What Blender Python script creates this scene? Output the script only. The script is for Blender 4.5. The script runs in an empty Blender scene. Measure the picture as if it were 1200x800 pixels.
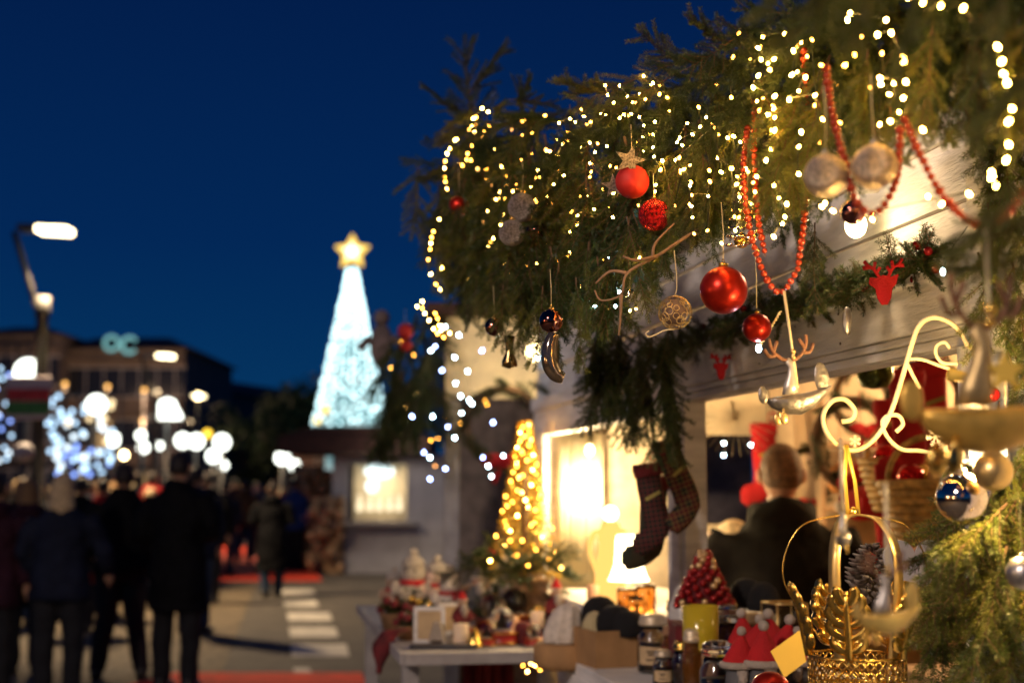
import bpy, bmesh, math, random
from mathutils import Vector as V, Matrix as Mx, Quaternion, noise

R = math.radians
PI = math.pi
S = bpy.context.scene
C = S.collection
F = 1667.0
CH = 1.56
PT = math.atan(172 / F)
cp, sp = math.cos(PT), math.sin(PT)


def P(px, py, d):
    """world point seen at photo pixel (1200x800), at camera depth d"""
    x, y = (px - 600) / F * d, -(py - 400) / F * d
    return V((x, d * cp - y * sp, CH + d * sp + y * cp))


def GX(px, Y, z=0.0):
    """world x for a photo column at ground distance Y"""
    return (px - 600) / F * (Y * cp + (z - CH) * sp)


# ------------------------------------------------------------------ tagging
def tag(o, label=None, cat=None, group=None, kind=None):
    if label: o['label'] = label
    if cat: o['category'] = cat
    if group: o['group'] = group
    if kind: o['kind'] = kind
    return o


def empty(name, loc=(0, 0, 0), rz=0.0, label=None, cat=None, group=None):
    o = bpy.data.objects.new(name, None)
    C.objects.link(o)
    o.location = loc
    o.rotation_euler = (0, 0, rz)
    o.empty_display_size = .05
    return tag(o, label, cat, group)


KIDS = {}


def link(name, me, parent=None, loc=None):
    o = bpy.data.objects.new(name, me)
    C.objects.link(o)
    if parent is not None:
        o.parent = parent
        KIDS.setdefault(parent.name, []).append(o)
    if loc is not None: o.location = loc
    return o


def copy_tree(o, parent=None):
    c = o.copy()
    C.objects.link(c)
    c.parent = parent
    if parent is not None:
        KIDS.setdefault(parent.name, []).append(c)
    for ch in KIDS.get(o.name, []):
        copy_tree(ch, c)
    return c


def pose(o, loc, rot=(0, 0, 0), sc=1.0):
    o.location = loc
    o.rotation_euler = rot
    o.scale = (sc, sc, sc) if not hasattr(sc, '__len__') else sc
    return o


# ------------------------------------------------------------------ mesh builder
def catmull(pts, k=6):
    pts = [V(p) for p in pts]
    out = []
    n = len(pts)
    for i in range(n - 1):
        a, b, c, d = pts[max(i - 1, 0)], pts[i], pts[i + 1], pts[min(i + 2, n - 1)]
        for j in range(k):
            t = j / k
            out.append(.5 * ((2 * b) + (c - a) * t + (2 * a - 5 * b + 4 * c - d) * t * t + (3 * b - a - 3 * c + d) * t ** 3))
    out.append(pts[-1])
    return out


class MB:
    def __init__(s):
        s.v = []; s.f = []; s.m = []; s.T = Mx.Identity(4); s.mi = 0; s.sm = []

    def add(s, vs, fs, smooth=False):
        b = len(s.v)
        s.v += [s.T @ V(p) for p in vs]
        s.f += [tuple(b + i for i in f) for f in fs]
        s.m += [s.mi] * len(fs)
        s.sm += [smooth] * len(fs)
        return s

    def box(s, c, d, rz=0, M=None):
        x, y, z = d[0] / 2, d[1] / 2, d[2] / 2
        vs = [V((a * x, b * y, e * z)) for a in (-1, 1) for b in (-1, 1) for e in (-1, 1)]
        m = M if M else Mx.Rotation(rz, 3, 'Z')
        vs = [m @ v + V(c) for v in vs]
        return s.add(vs, [(0, 1, 3, 2), (4, 6, 7, 5), (0, 4, 5, 1), (2, 3, 7, 6), (0, 2, 6, 4), (1, 5, 7, 3)])

    def b2(s, a, b):
        return s.box([(a[i] + b[i]) / 2 for i in range(3)], [abs(b[i] - a[i]) for i in range(3)])

    def rings(s, rs, cap=True, smooth=True):
        """rs: list of rings (lists of points)"""
        n = len(rs[0])
        vs = [p for r in rs for p in r]
        fs = []
        for i in range(len(rs) - 1):
            for j in range(n):
                k = (j + 1) % n
                fs.append((i * n + j, i * n + k, (i + 1) * n + k, (i + 1) * n + j))
        if cap:
            fs.append(tuple(reversed(range(n))))
            fs.append(tuple((len(rs) - 1) * n + j for j in range(n)))
        return s.add(vs, fs, smooth)

    def tube(s, pts, r, n=8, flat=None, cap=True, closed=False):
        pts = [V(p) for p in pts]
        rs = []
        up = None
        L = len(pts)
        for i, p in enumerate(pts):
            t = (pts[min(i + 1, L - 1)] - pts[max(i - 1, 0)])
            if t.length < 1e-9: t = V((0, 0, 1))
            t.normalize()
            if up is None:
                up = t.orthogonal().normalized()
            up = (up - t * up.dot(t))
            if up.length < 1e-6: up = t.orthogonal()
            up.normalize()
            w = t.cross(up)
            rr = r[i] if hasattr(r, '__len__') else r
            fl = flat or 1
            rs.append([p + (up * math.cos(2 * PI * j / n) * fl + w * math.sin(2 * PI * j / n)) * rr for j in range(n)])
        return s.rings(rs, cap)

    def ell(s, pts, n=16):
        """pts: (x,y,z,rx,ry) horizontal ellipse rings"""
        return s.rings([[V((x + rx * math.cos(2 * PI * j / n), y + ry * math.sin(2 * PI * j / n), z)) for j in range(n)] for x, y, z, rx, ry in pts])

    def lathe(s, prof, c=(0, 0, 0), n=24, smooth=True):
        rs = [[V(c) + V((max(r, 1e-4) * math.cos(2 * PI * j / n), max(r, 1e-4) * math.sin(2 * PI * j / n), z)) for j in range(n)] for r, z in prof]
        return s.rings(rs, True, smooth)

    def ball(s, c, r, n=20, m=12):
        if not hasattr(r, '__len__'): r = (r, r, r)
        rs = []
        for i in range(m + 1):
            a = PI * i / m
            q = max(math.sin(a), 1e-3)
            rs.append([V(c) + V((r[0] * q * math.cos(2 * PI * j / n), r[1] * q * math.sin(2 * PI * j / n), -r[2] * math.cos(a))) for j in range(n)])
        return s.rings(rs)

    def prism(s, outline, t, M=None, smooth=False):
        """outline in xz plane, thickness t along y"""
        n = len(outline)
        vs = [V((x, -t / 2, z)) for x, z in outline] + [V((x, t / 2, z)) for x, z in outline]
        if M: vs = [M @ v for v in vs]
        fs = [tuple(range(n)), tuple(reversed(range(n, 2 * n)))]
        fs += [(i, i + n, (i + 1) % n + n, (i + 1) % n) for i in range(n)]
        return s.add(vs, fs, smooth)

    def torus(s, c, Rr, r, M=None, n=28, k=8, a0=0, a1=2 * PI):
        pts = [V((Rr * math.cos(a0 + (a1 - a0) * i / n), 0, Rr * math.sin(a0 + (a1 - a0) * i / n))) for i in range(n + 1)]
        if M: pts = [M @ p for p in pts]
        return s.tube([V(c) + p for p in pts], r, k)

    def mesh(s, name, mats):
        me = bpy.data.meshes.new(name)
        me.from_pydata([tuple(v) for v in s.v], [], s.f)
        if not isinstance(mats, (list, tuple)): mats = [mats]
        for m in mats: me.materials.append(m)
        me.polygons.foreach_set('material_index', s.m)
        me.polygons.foreach_set('use_smooth', s.sm)
        me.update()
        return me

    def build(s, name, mats, parent=None, bevel=0, loc=None):
        o = link(name, s.mesh(name, mats), parent, loc)
        if bevel:
            b = o.modifiers.new('bevel', 'BEVEL')
            b.width = bevel; b.segments = 2; b.limit_method = 'ANGLE'; b.angle_limit = R(40)
        return o


# ------------------------------------------------------------------ materials
MATS = {}


def mat(name, col, rough=.6, metal=0.0, var=.25, scale=12, bump=0.0, bscale=60, emit=None, es=0, trans=0, ior=1.45, alpha=1, coat=0, spec=.5, col2=None, sss=0, coords='Object', stretch=None, translucent=0):
    if name in MATS: return MATS[name]
    m = bpy.data.materials.new(name)
    m.use_nodes = True
    nt = m.node_tree
    b = nt.nodes['Principled BSDF']
    I = b.inputs
    I['Roughness'].default_value = rough
    I['Metallic'].default_value = metal
    I['Transmission Weight'].default_value = trans
    I['IOR'].default_value = ior
    I['Alpha'].default_value = alpha
    I['Coat Weight'].default_value = coat
    I['Specular IOR Level'].default_value = spec
    if sss:
        I['Subsurface Weight'].default_value = sss
        I['Subsurface Radius'].default_value = (.02, .01, .005)
    tc = nt.nodes.new('ShaderNodeTexCoord')
    src = tc.outputs[coords]
    if stretch:
        mp = nt.nodes.new('ShaderNodeMapping')
        mp.inputs['Scale'].default_value = stretch
        nt.links.new(src, mp.inputs['Vector'])
        src = mp.outputs[0]
    nz = nt.nodes.new('ShaderNodeTexNoise')
    nz.inputs['Scale'].default_value = scale
    nz.inputs['Detail'].default_value = 5
    nt.links.new(src, nz.inputs['Vector'])
    if var > 0 or col2:
        mx = nt.nodes.new('ShaderNodeMix')
        mx.data_type = 'RGBA'
        c2 = col2 or [min(1, c * (1 + var)) for c in col]
        c1 = col if col2 else [c * (1 - var) for c in col]
        mx.inputs[6].default_value = (*c1, 1)
        mx.inputs[7].default_value = (*c2, 1)
        rp = nt.nodes.new('ShaderNodeMapRange')
        rp.inputs[1].default_value = .35; rp.inputs[2].default_value = .65
        nt.links.new(nz.outputs[0], rp.inputs[0])
        nt.links.new(rp.outputs[0], mx.inputs[0])
        nt.links.new(mx.outputs[2], I['Base Color'])
        if rough > .15:
            rr = nt.nodes.new('ShaderNodeMapRange')
            rr.inputs[3].default_value = rough * .85; rr.inputs[4].default_value = min(1, rough * 1.15)
            nt.links.new(nz.outputs[0], rr.inputs[0])
            nt.links.new(rr.outputs[0], I['Roughness'])
    else:
        I['Base Color'].default_value = (*col, 1)
    if bump:
        n2 = nt.nodes.new('ShaderNodeTexNoise')
        n2.inputs['Scale'].default_value = bscale
        n2.inputs['Detail'].default_value = 4
        nt.links.new(src, n2.inputs['Vector'])
        bp = nt.nodes.new('ShaderNodeBump')
        bp.inputs['Strength'].default_value = bump
        bp.inputs['Distance'].default_value = .01
        nt.links.new(n2.outputs[0], bp.inputs['Height'])
        nt.links.new(bp.outputs[0], I['Normal'])
    if emit:
        I['Emission Color'].default_value = (*emit, 1)
        I['Emission Strength'].default_value = es
    if translucent:
        out = nt.nodes['Material Output']
        tr = nt.nodes.new('ShaderNodeBsdfTranslucent')
        tr.inputs[0].default_value = (*col, 1)
        ms = nt.nodes.new('ShaderNodeMixShader')
        ms.inputs[0].default_value = translucent
        nt.links.new(b.outputs[0], ms.inputs[1]); nt.links.new(tr.outputs[0], ms.inputs[2])
        nt.links.new(ms.outputs[0], out.inputs[0])
    MATS[name] = m
    return m


def glow(name, col, s):
    if name in MATS: return MATS[name]
    m = bpy.data.materials.new(name)
    m.use_nodes = True
    nt = m.node_tree
    nt.nodes.clear()
    e = nt.nodes.new('ShaderNodeEmission')
    e.inputs[0].default_value = (*col, 1); e.inputs[1].default_value = s * .5
    o = nt.nodes.new('ShaderNodeOutputMaterial')
    nt.links.new(e.outputs[0], o.inputs[0])
    MATS[name] = m
    return m


white_paint = mat('white_paint', (.70, .68, .66), .55, var=.17, scale=5, bump=.4, bscale=30, stretch=(1, 1, 6))
old_white = mat('old_white', (.34, .32, .32), .6, var=.2, scale=9, bump=.3, bscale=30)
cream_wall = mat('cream_wall', (.42, .35, .25), .65, var=.15, bump=.2)
cream_board = mat('cream_board', (.7, .6, .42), .6, var=.1, bump=.1)
wood = mat('wood', (.25, .14, .07), .6, var=.35, scale=8, bump=.3, stretch=(1, 8, 8))
plank_in = mat('plank_in', (.42, .28, .16), .6, var=.2, scale=5, bump=.2)
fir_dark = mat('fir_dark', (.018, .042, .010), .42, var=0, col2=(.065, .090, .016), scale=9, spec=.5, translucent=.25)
fir_lit = mat('fir_lit', (.045, .080, .014), .42, var=0, col2=(.16, .16, .022), scale=9, spec=.5, translucent=.25)  # lighter, yellower copy with the golden light put into its colour
fir_frost = mat('fir_frost', (.25, .28, .25), .6, var=.3)
stem_mat = mat('stem_mat', (.11, .06, .03), .8, bump=.4)
wire_mat = mat('wire_mat', (.01, .02, .01), .5, var=.1)
red_satin = mat('red_satin', (.42, .018, .008), .32, metal=.75, var=.25, scale=45)
red_matte = mat('red_matte', (.45, .015, .01), .62, var=.1)
red_gloss = mat('red_gloss', (.5, .01, .01), .08, metal=.85, var=.05)
red_felt = mat('red_felt', (.42, .008, .012), .9, var=.15, bump=.5, bscale=250)
dark_red = mat('dark_red', (.12, .012, .016), .85, var=.4, scale=25, bump=.4)
glitter = mat('glitter', (.42, .36, .32), .35, metal=.7, var=.6, scale=260, bump=1, bscale=500)
glitter_red = mat('glitter_red', (.5, .01, .01), .25, metal=.7, var=.7, scale=160, bump=1, bscale=260)
silver_gold = mat('silver_gold', (.62, .5, .34), .34, metal=.9, var=.4, scale=220, bump=.6, bscale=420)
chrome = mat('chrome', (.85, .72, .58), .07, metal=1, var=.03)
chrome_red = mat('chrome_red', (.3, .12, .1), .07, metal=1, var=.1)
silver = mat('silver', (.5, .48, .47), .36, metal=.9, var=.25, scale=40, bump=.15)
pewter = mat('pewter', (.27, .25, .23), .38, metal=.85, var=.35, scale=30, bump=.3, bscale=120)
gold = mat('gold', (.80, .52, .12), .25, metal=1, var=.2, scale=30, bump=.1)
gold_satin = mat('gold_satin', (.7, .5, .2), .38, metal=.9, var=.12)
gold_ribbon = mat('gold_ribbon', (.78, .55, .1), .35, metal=.5, var=.1)
cream_iron = mat('cream_iron', (.72, .60, .36), .45, var=.1, bump=.2, bscale=90)
cream_wood = mat('cream_wood', (.75, .65, .48), .6, var=.1)
bead_mat = mat('bead_mat', (.40, .045, .012), .2, metal=.3, var=.2, coat=.5)
teal_cloth = mat('teal_cloth', (.03, .13, .16), .8, var=.3)
glass = mat('glass', (.9, .92, .9), .04, trans=1, var=0)
glass_amber = mat('glass_amber', (.75, .3, .06), .05, trans=.9, var=0)
glass_yellow = mat('glass_yellow', (.62, .46, .03), .15, trans=.3, var=0)
cardboard = mat('cardboard', (.34, .19, .08), .8, var=.15, bump=.2)
wax = mat('wax', (.8, .62, .45), .5, var=.1, sss=.2)
wax_pink = mat('wax_pink', (.62, .34, .19), .5, var=.15)
wax_dark = mat('wax_dark', (.03, .03, .04), .4, var=.2)
knit = mat('knit', (.68, .6, .52), .95, var=.15, scale=50, bump=1, bscale=120)
black_wool = mat('black_wool', (.006, .006, .008), .95, var=.4, bump=1, bscale=200)
fur_white = mat('fur_white', (.5, .43, .37), .95, var=.15, bump=1, bscale=300)
berry_red = mat('berry_red', (.25, .01, .012), .15, metal=.4, var=.2)
berry_gold = mat('berry_gold', (.6, .4, .2), .2, metal=.7, var=.2)
label_mat = mat('label_mat', (.5, .36, .2), .7, var=.15)
ink = mat('ink', (.05, .03, .02), .7, var=.2)
card_yellow = mat('card_yellow', (.75, .5, .08), .7, var=.05)
grey_slate = mat('grey_slate', (.42, .40, .42), .8, var=.1)
skin = mat('skin', (.5, .27, .17), .5, var=.1, sss=.1)
hair_fair = mat('hair_fair', (.22, .12, .045), .6, var=.35, scale=60, bump=.6, bscale=150)
hair_blond = mat('hair_blond', (.55, .40, .22), .6, var=.35, scale=40, bump=.6)
hair_dark = mat('hair_dark', (.02, .013, .01), .6, var=.3, bump=.6)
coat_black = mat('coat_black', (.005, .005, .006), .75, spec=.12, var=.3, scale=6, bump=.4, bscale=14)
coat_navy = mat('coat_navy', (.012, .015, .03), .75, spec=.12, var=.3, scale=6, bump=.4, bscale=14)
coat_plum = mat('coat_plum', (.035, .012, .022), .75, spec=.12, var=.3, scale=6, bump=.4, bscale=14)
coat_olive = mat('coat_olive', (.012, .010, .0075), .85, spec=.12, var=.4, scale=7, bump=.6, bscale=12)
coat_brown = mat('coat_brown', (.16, .08, .035), .75, spec=.12, var=.3, scale=6, bump=.4, bscale=14)
coat_red = mat('coat_red', (.3, .02, .02), .75, spec=.12, var=.3, scale=6, bump=.4, bscale=14)
coat_blue = mat('coat_blue', (.02, .05, .2), .75, spec=.12, var=.3, scale=6, bump=.4, bscale=14)
coat_grey = mat('coat_grey', (.1, .1, .11), .75, spec=.12, var=.3, scale=6, bump=.4, bscale=14)
fur_trim = mat('fur_trim', (.25, .17, .1), .95, var=.5, scale=40, bump=1)
jeans = mat('jeans', (.02, .04, .08), .85, var=.3)
trouser_black = mat('trouser_black', (.009, .009, .012), .85, var=.3)
leather = mat('leather', (.012, .01, .01), .35, var=.2)
asphalt = mat('asphalt', (.105, .092, .076), .85, var=.28, scale=3.5, bump=.5, bscale=90)
paving = mat('paving', (.19, .145, .09), .85, var=.25, scale=2.5, bump=.5, bscale=60)
road_white = mat('road_white', (.62, .58, .5), .8, var=.2, scale=5)
carpet_mat = mat('carpet_mat', (.8, .06, .02), .95, var=.2, scale=6, bump=.5)
kiosk_white = mat('kiosk_white', (.40, .39, .42), .6, var=.12, scale=3)
roof_red = mat('roof_red', (.05, .02, .015), .8, var=.3)
stone_dark = mat('stone_dark', (.11, .085, .075), .85, var=.25, scale=1.2)
stone_beige = mat('stone_beige', (.16, .12, .095), .85, var=.25, scale=1.2)
slate_roof = mat('slate_roof', (.04, .035, .035), .8, var=.2, scale=2)
win_dark = mat('win_dark', (.02, .022, .03), .15, var=.2)
steel = mat('steel', (.10, .095, .09), .6, metal=.3, var=.15)
pole_paint = mat('pole_paint', (.022, .02, .018), .7, var=.15)
tree_leaf = mat('tree_leaf', (.03, .055, .018), .7, var=.4, scale=.8)

bulb_warm = glow('bulb_warm', (1, .50, .085), 190)
bulb_amber = glow('bulb_amber', (1, .40, .05), 45)
bulb_gold = glow('bulb_gold', (1, .40, .04), 50)
bulb_dim = glow('bulb_dim', (1, .40, .09), 14)
bulb_cool = glow('bulb_cool', (.55, .85, 1), 90)
bulb_blue = glow('bulb_blue', (.30, .42, 1), 45)
lamp_warm = glow('lamp_warm', (1, .72, .32), 22)
lamp_street = glow('lamp_street', (1, .80, .45), 9)
globe_white = glow('globe_white', (.95, 1, .88), 5)
globe_cool = glow('globe_cool', (.8, 1, 1), 2.2)
glow_amber = glow('glow_amber', (1, .50, .12), 1.6)
shade_glow = glow('shade_glow', (1, .80, .45), 9)

# ------------------------------------------------------------------ world, camera
w = bpy.data.worlds.new('World')
S.world = w
w.use_nodes = True
nt = w.node_tree
bg = nt.nodes['Background']
sky = nt.nodes.new('ShaderNodeTexSky')
sky.sky_type = 'NISHITA'
sky.sun_disc = False
sky.sun_elevation = R(-3.5)
sky.sun_rotation = R(200)
sky.ozone_density = 6
sky.air_density = 1.2
tcw = nt.nodes.new('ShaderNodeTexCoord')
sx = nt.nodes.new('ShaderNodeSeparateXYZ')
cr = nt.nodes.new('ShaderNodeValToRGB')
nt.links.new(tcw.outputs['Generated'], sx.inputs[0])
nt.links.new(sx.outputs['Z'], cr.inputs[0])
E = cr.color_ramp.elements
E[0].position = 0.0; E[0].color = (.0008, .0185, .0560, 1)
E[1].position = .42; E[1].color = (.0002, .0038, .0240, 1)
e = E.new(.17); e.color = (.0003, .0092, .0420, 1)
tint = nt.nodes.new('ShaderNodeMix')
tint.data_type = 'RGBA'
tint.blend_type = 'ADD'
tint.inputs[0].default_value = .04
nt.links.new(cr.outputs[0], tint.inputs[6])
nt.links.new(sky.outputs[0], tint.inputs[7])
nt.links.new(tint.outputs[2], bg.inputs[0])
bg.inputs[1].default_value = 1.12

cam = bpy.data.cameras.new('camera')
cam.lens = 50
cam.sensor_width = 36
cam.clip_start = .02
cam.clip_end = 2000
cam.dof.use_dof = True
cam.dof.focus_distance = 2.62
cam.dof.aperture_fstop = 2.7
co = bpy.data.objects.new('camera', cam)
C.objects.link(co)
co.location = (0, 0, CH)
co.rotation_euler = (PI / 2 + PT, 0, 0)
S.camera = co
S.view_settings.view_transform = 'Standard'
S.view_settings.look = 'None'
S.view_settings.exposure = 1.0
S.view_settings.gamma = 1
cy = S.cycles
cy.use_denoising = True
cy.denoiser = 'OPENIMAGEDENOISE'
cy.use_adaptive_sampling = False
cy.sample_clamp_indirect = 4
cy.sample_clamp_direct = 0
cy.max_bounces = 8
cy.diffuse_bounces = 3
cy.glossy_bounces = 3
cy.transmission_bounces = 6
cy.transparent_max_bounces = 8
cy.caustics_reflective = False
cy.caustics_refractive = False
cy.use_light_tree = True


def light(name, kind, loc, energy, col, size=.05, parent=None, **k):
    l = bpy.data.lights.new(name, kind)
    l.energy = energy
    l.color = col
    if kind in ('POINT', 'SPOT'): l.shadow_soft_size = size
    if kind == 'AREA': l.size = size
    if kind == 'SUN': l.angle = size
    for a, b in k.items(): setattr(l, a, b)
    o = bpy.data.objects.new(name, l)
    C.objects.link(o)
    o.location = loc
    if parent is not None: o.parent = parent
    return o


sun = light('dusk_fill', 'SUN', (0, 0, 30), .035, (.7, .8, 1), R(12))  # faint cool fill; the sun itself stands below the horizon
sun.rotation_euler = (R(62), 0, R(-40))

def joints(m, sc_, dark):
    nt = m.node_tree
    bs = nt.nodes['Principled BSDF']
    src = bs.inputs['Base Color'].links[0].from_socket
    tc = nt.nodes.new('ShaderNodeTexCoord'); br = nt.nodes.new('ShaderNodeTexBrick'); mx = nt.nodes.new('ShaderNodeMix')
    mx.data_type = 'RGBA'; mx.blend_type = 'MULTIPLY'; mx.inputs[0].default_value = 1
    br.inputs['Scale'].default_value = sc_
    br.inputs['Color1'].default_value = (1, 1, 1, 1); br.inputs['Color2'].default_value = (.8, .8, .8, 1); br.inputs['Mortar'].default_value = (dark, dark, dark, 1)
    nt.links.new(tc.outputs['Object'], br.inputs['Vector'])
    nt.links.new(src, mx.inputs[6]); nt.links.new(br.outputs['Color'], mx.inputs[7]); nt.links.new(mx.outputs[2], bs.inputs['Base Color'])


joints(paving, 1.1, .4)
# ------------------------------------------------------------------ ground
def sheet(name, pts, z, m, label=None):
    mb = MB()
    mb.add([(x, y, z) for x, y in pts], [tuple(range(len(pts)))])
    o = mb.build(name, m)
    return tag(o, label, kind='structure')


sheet('ground', [(-500, -60), (500, -60), (500, 900), (-500, 900)], 0, asphalt)
sheet('pavement', [(-30, -5), (GX(235, 9.5), -5), (GX(235, 9.5), 9.5), (GX(300, 23.5), 23.5), (-30, 23.5)], .004, paving)
for i, (y0, y1) in enumerate([(787, 773.5), (767, 757), (746, 736.5), (727, 720), (713, 707)]):
    pass
def gy(py):
    # ground distance of a photo row
    a = PT - math.atan((py - 400) / F)
    return -CH / math.tan(a) if a < 0 else 999
for i, (ya, yb, xa, xb) in enumerate([(755, 770, 342, 410), (735, 747, 340, 397), (718, 728, 338, 390), (704, 711, 334, 374), (691, 697, 330, 370), (783, 789, 345, 366)]):
    Y0, Y1 = gy(yb), gy(ya)
    o = sheet('road_marking', [(GX(xa, Y0), Y0), (GX(xb, Y0), Y0), (GX(xb - 4, Y1), Y1), (GX(xa - 2, Y1), Y1)], .008, road_white)
Y0, Y1 = gy(681), gy(640)
sheet('carpet', [(GX(232, Y0), Y0), (GX(378, Y0), Y0), (GX(345, Y1), Y1), (GX(230, Y1), Y1)], .012, carpet_mat)
Y0, Y1 = gy(812), gy(789)
sheet('carpet', [(GX(120, Y0), Y0), (GX(432, Y0), Y0), (GX(424, Y1), Y1), (GX(205, Y1), Y1)], .012, carpet_mat)

# ------------------------------------------------------------------ stall frame
A = math.atan2(.984, -.179)
ux, uy = math.cos(A), math.sin(A)
W0 = V((.53, 4.2, 0))


def W(u, n, z):
    return V((W0.x + u * ux - n * uy, W0.y + u * uy + n * ux, z))


def toL(p):
    d = V(p) - W0
    return V((d.x * ux + d.y * uy, -d.x * uy + d.y * ux, d.z))


stall = empty('market_stall', W0, A, 'white clapboard market stall with open shop window and shelf, on the right', 'market stall')


def clap(mb, x0, x1, z0, z1, h=.125):
    z = z0
    while z < z1 - 1e-4:
        t = min(z + h, z1)
        mb.add([(x0, .004, z), (x1, .004, z), (x1, .018, z), (x0, .018, z), (x0, -.03, t + .004), (x1, -.03, t + .004), (x1, .008, t - .004), (x0, .008, t - .004)],
               [(0, 1, 2, 3), (7, 6, 5, 4), (0, 4, 5, 1), (3, 2, 6, 7), (0, 3, 7, 4), (1, 5, 6, 2)])
        z = t


mb = MB()
clap(mb, -3.4, 2.25, 1.955, 2.36)
clap(mb, -3.4, 2.25, .02, .98)
clap(mb, -3.4, -1.80, .98, 1.955)
mb.build('front_wall', white_paint, stall)
mb = MB()  # far end wall, with an opening n -.72..-1.02
X = 2.12
mb.b2((X, -.70, 0), (X + .06, -.02, 2.36))
mb.b2((X, -2.3, 0), (X + .06, -1.04, 2.36))
mb.b2((X, -1.04, 0), (X + .06, -.70, 1.22))
mb.b2((X, -1.04, 2.04), (X + .06, -.70, 2.36))
mb.build('end_wall', cream_wall, stall)
mb = MB(); mb.b2((X + .02, -1.035, 1.80), (X + .04, -.705, 2.035)); mb.build('lit_panel', cream_board, stall)  # cream panel added to look like warm light in the opening
mb = MB(); mb.b2((X + .02, -1.035, 1.225), (X + .04, -.705, 1.40)); mb.build('lit_panel', cream_board, stall)  # lower panel, added for the same lit look
mb = MB(); mb.b2((-3.4, -2.36, 0), (2.2, -2.3, 2.36)); mb.build('back_wall', plank_in, stall)
mb = MB(); mb.b2((-3.46, -2.3, 0), (-3.4, 0, 2.36)); mb.build('side_wall', plank_in, stall)
mb = MB(); mb.b2((-3.4, -2.3, 2.362), (2.2, 0.0, 2.38)); mb.build('ceiling', old_white, stall)
mb = MB(); mb.b2((-3.4, -2.3, .01), (2.1, -.04, .05)); mb.build('floor', wood, stall)
# roof: low pitch, eave over the front
mb = MB()
mb.add([(-3.6, .10, 2.385), (2.35, .10, 2.385), (2.35, -1.15, 2.47), (-3.6, -1.15, 2.47),
        (-3.6, .10, 2.405), (2.35, .10, 2.405), (2.35, -1.15, 2.49), (-3.6, -1.15, 2.49)],
       [(0, 1, 2, 3), (7, 6, 5, 4), (0, 4, 5, 1), (2, 6, 7, 3), (1, 5, 6, 2), (0, 3, 7, 4)])
mb.add([(-3.6, -2.6, 2.385), (2.35, -2.6, 2.385), (2.35, -1.15, 2.47), (-3.6, -1.15, 2.47),
        (-3.6, -2.6, 2.405), (2.35, -2.6, 2.405), (2.35, -1.15, 2.493), (-3.6, -1.15, 2.493)],
       [(3, 2, 1, 0), (4, 5, 6, 7), (1, 5, 4, 0), (3, 7, 6, 2), (2, 6, 5, 1), (4, 7, 3, 0)])
mb.build('roof', roof_red, stall)
# lintel with mouldings
mb = MB()
mb.b2((-1.78, 0.0, 1.855), (.17, .030, 1.955))
mb.b2((-1.80, 0.0, 1.945), (.19, .048, 1.962))
mb.b2((-1.78, 0.0, 1.838), (.17, .022, 1.854))
mb.b2((-1.78, 0.0, 1.818), (.17, .014, 1.837))
mb.b2((-1.78, -.05, 1.815), (.17, -.001, 1.86))
mb.build('lintel', white_paint, stall, bevel=.003)
mb = MB()
for xx, r_ in ((-1.1, .003), (-.5, .003), (-1.35, .003), (-.85, .0025), (-.2, .003)):
    for zz in (1.935, 1.87):
        mb.ball((xx + zz * .1, .031, zz), (r_, .002, r_), 8, 5)
mb.build('nail', ink, stall)
for nm, x0, x1 in (('post', .0, .17), ('post', -1.80, -1.66), ('post', 2.07, 2.22)):
    mb = MB()
    mb.b2((x0, -.045, .98), (x1, .024, 1.814))
    mb.b2((x0 + .03, .024, .98), (x1 - .03, .036, 1.813))
    mb.build(nm, white_paint, stall, bevel=.004)
mb = MB(); mb.b2((.17, -.03, 1.79), (2.25, .03, 1.90)); mb.b2((.17, 0, 1.90), (2.25, .045, 1.954)); mb.build('lintel', white_paint, stall, bevel=.003)
# counter / sill
mb = MB()
mb.b2((-3.2, -.45, .985), (.62, .27, 1.02))
mb.b2((-3.2, .255, .93), (.62, .275, .984))
mb.build('counter', white_paint, stall, bevel=.004)
mb = MB(); mb.b2((.63, -.5, 1.10), (2.06, .05, 1.13)); mb.b2((.63, .03, .985), (2.06, .05, 1.099)); mb.build('shelf', white_paint, stall, bevel=.003)
# awning post near the camera, wrapped in fir
pl = toL(P(1162, 500, 2.38))
mb = MB(); mb.b2((pl.x - .022, pl.y - .022, 0), (pl.x + .022, pl.y + .022, 2.30)); mb.build('awning_post', white_paint, stall, bevel=.004)
# ledge of eave carrying the garland
mb = MB(); mb.b2((-3.6, .07, 2.30), (2.3, .095, 2.384)); mb.build('fascia', wood, stall)
mb = MB(); mb.tube([toL(P(540, 215, 4.6)), toL(P(700, 190, 3.4)), toL(P(900, 110, 2.65)), toL(P(1100, 40, 2.05)), toL(P(1300, -60, 1.75))], .005, 8); mb.build('garland_rail', stem_mat, stall)
for q_ in (P(560, 208, 4.3), P(800, 150, 2.82), P(1050, 60, 2.15)):
    q_ = toL(q_); mb = MB(); mb.tube([q_, (q_.x, .06, 2.34)], .012, 6); mb.build('rail_bracket', stem_mat, stall)

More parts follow.
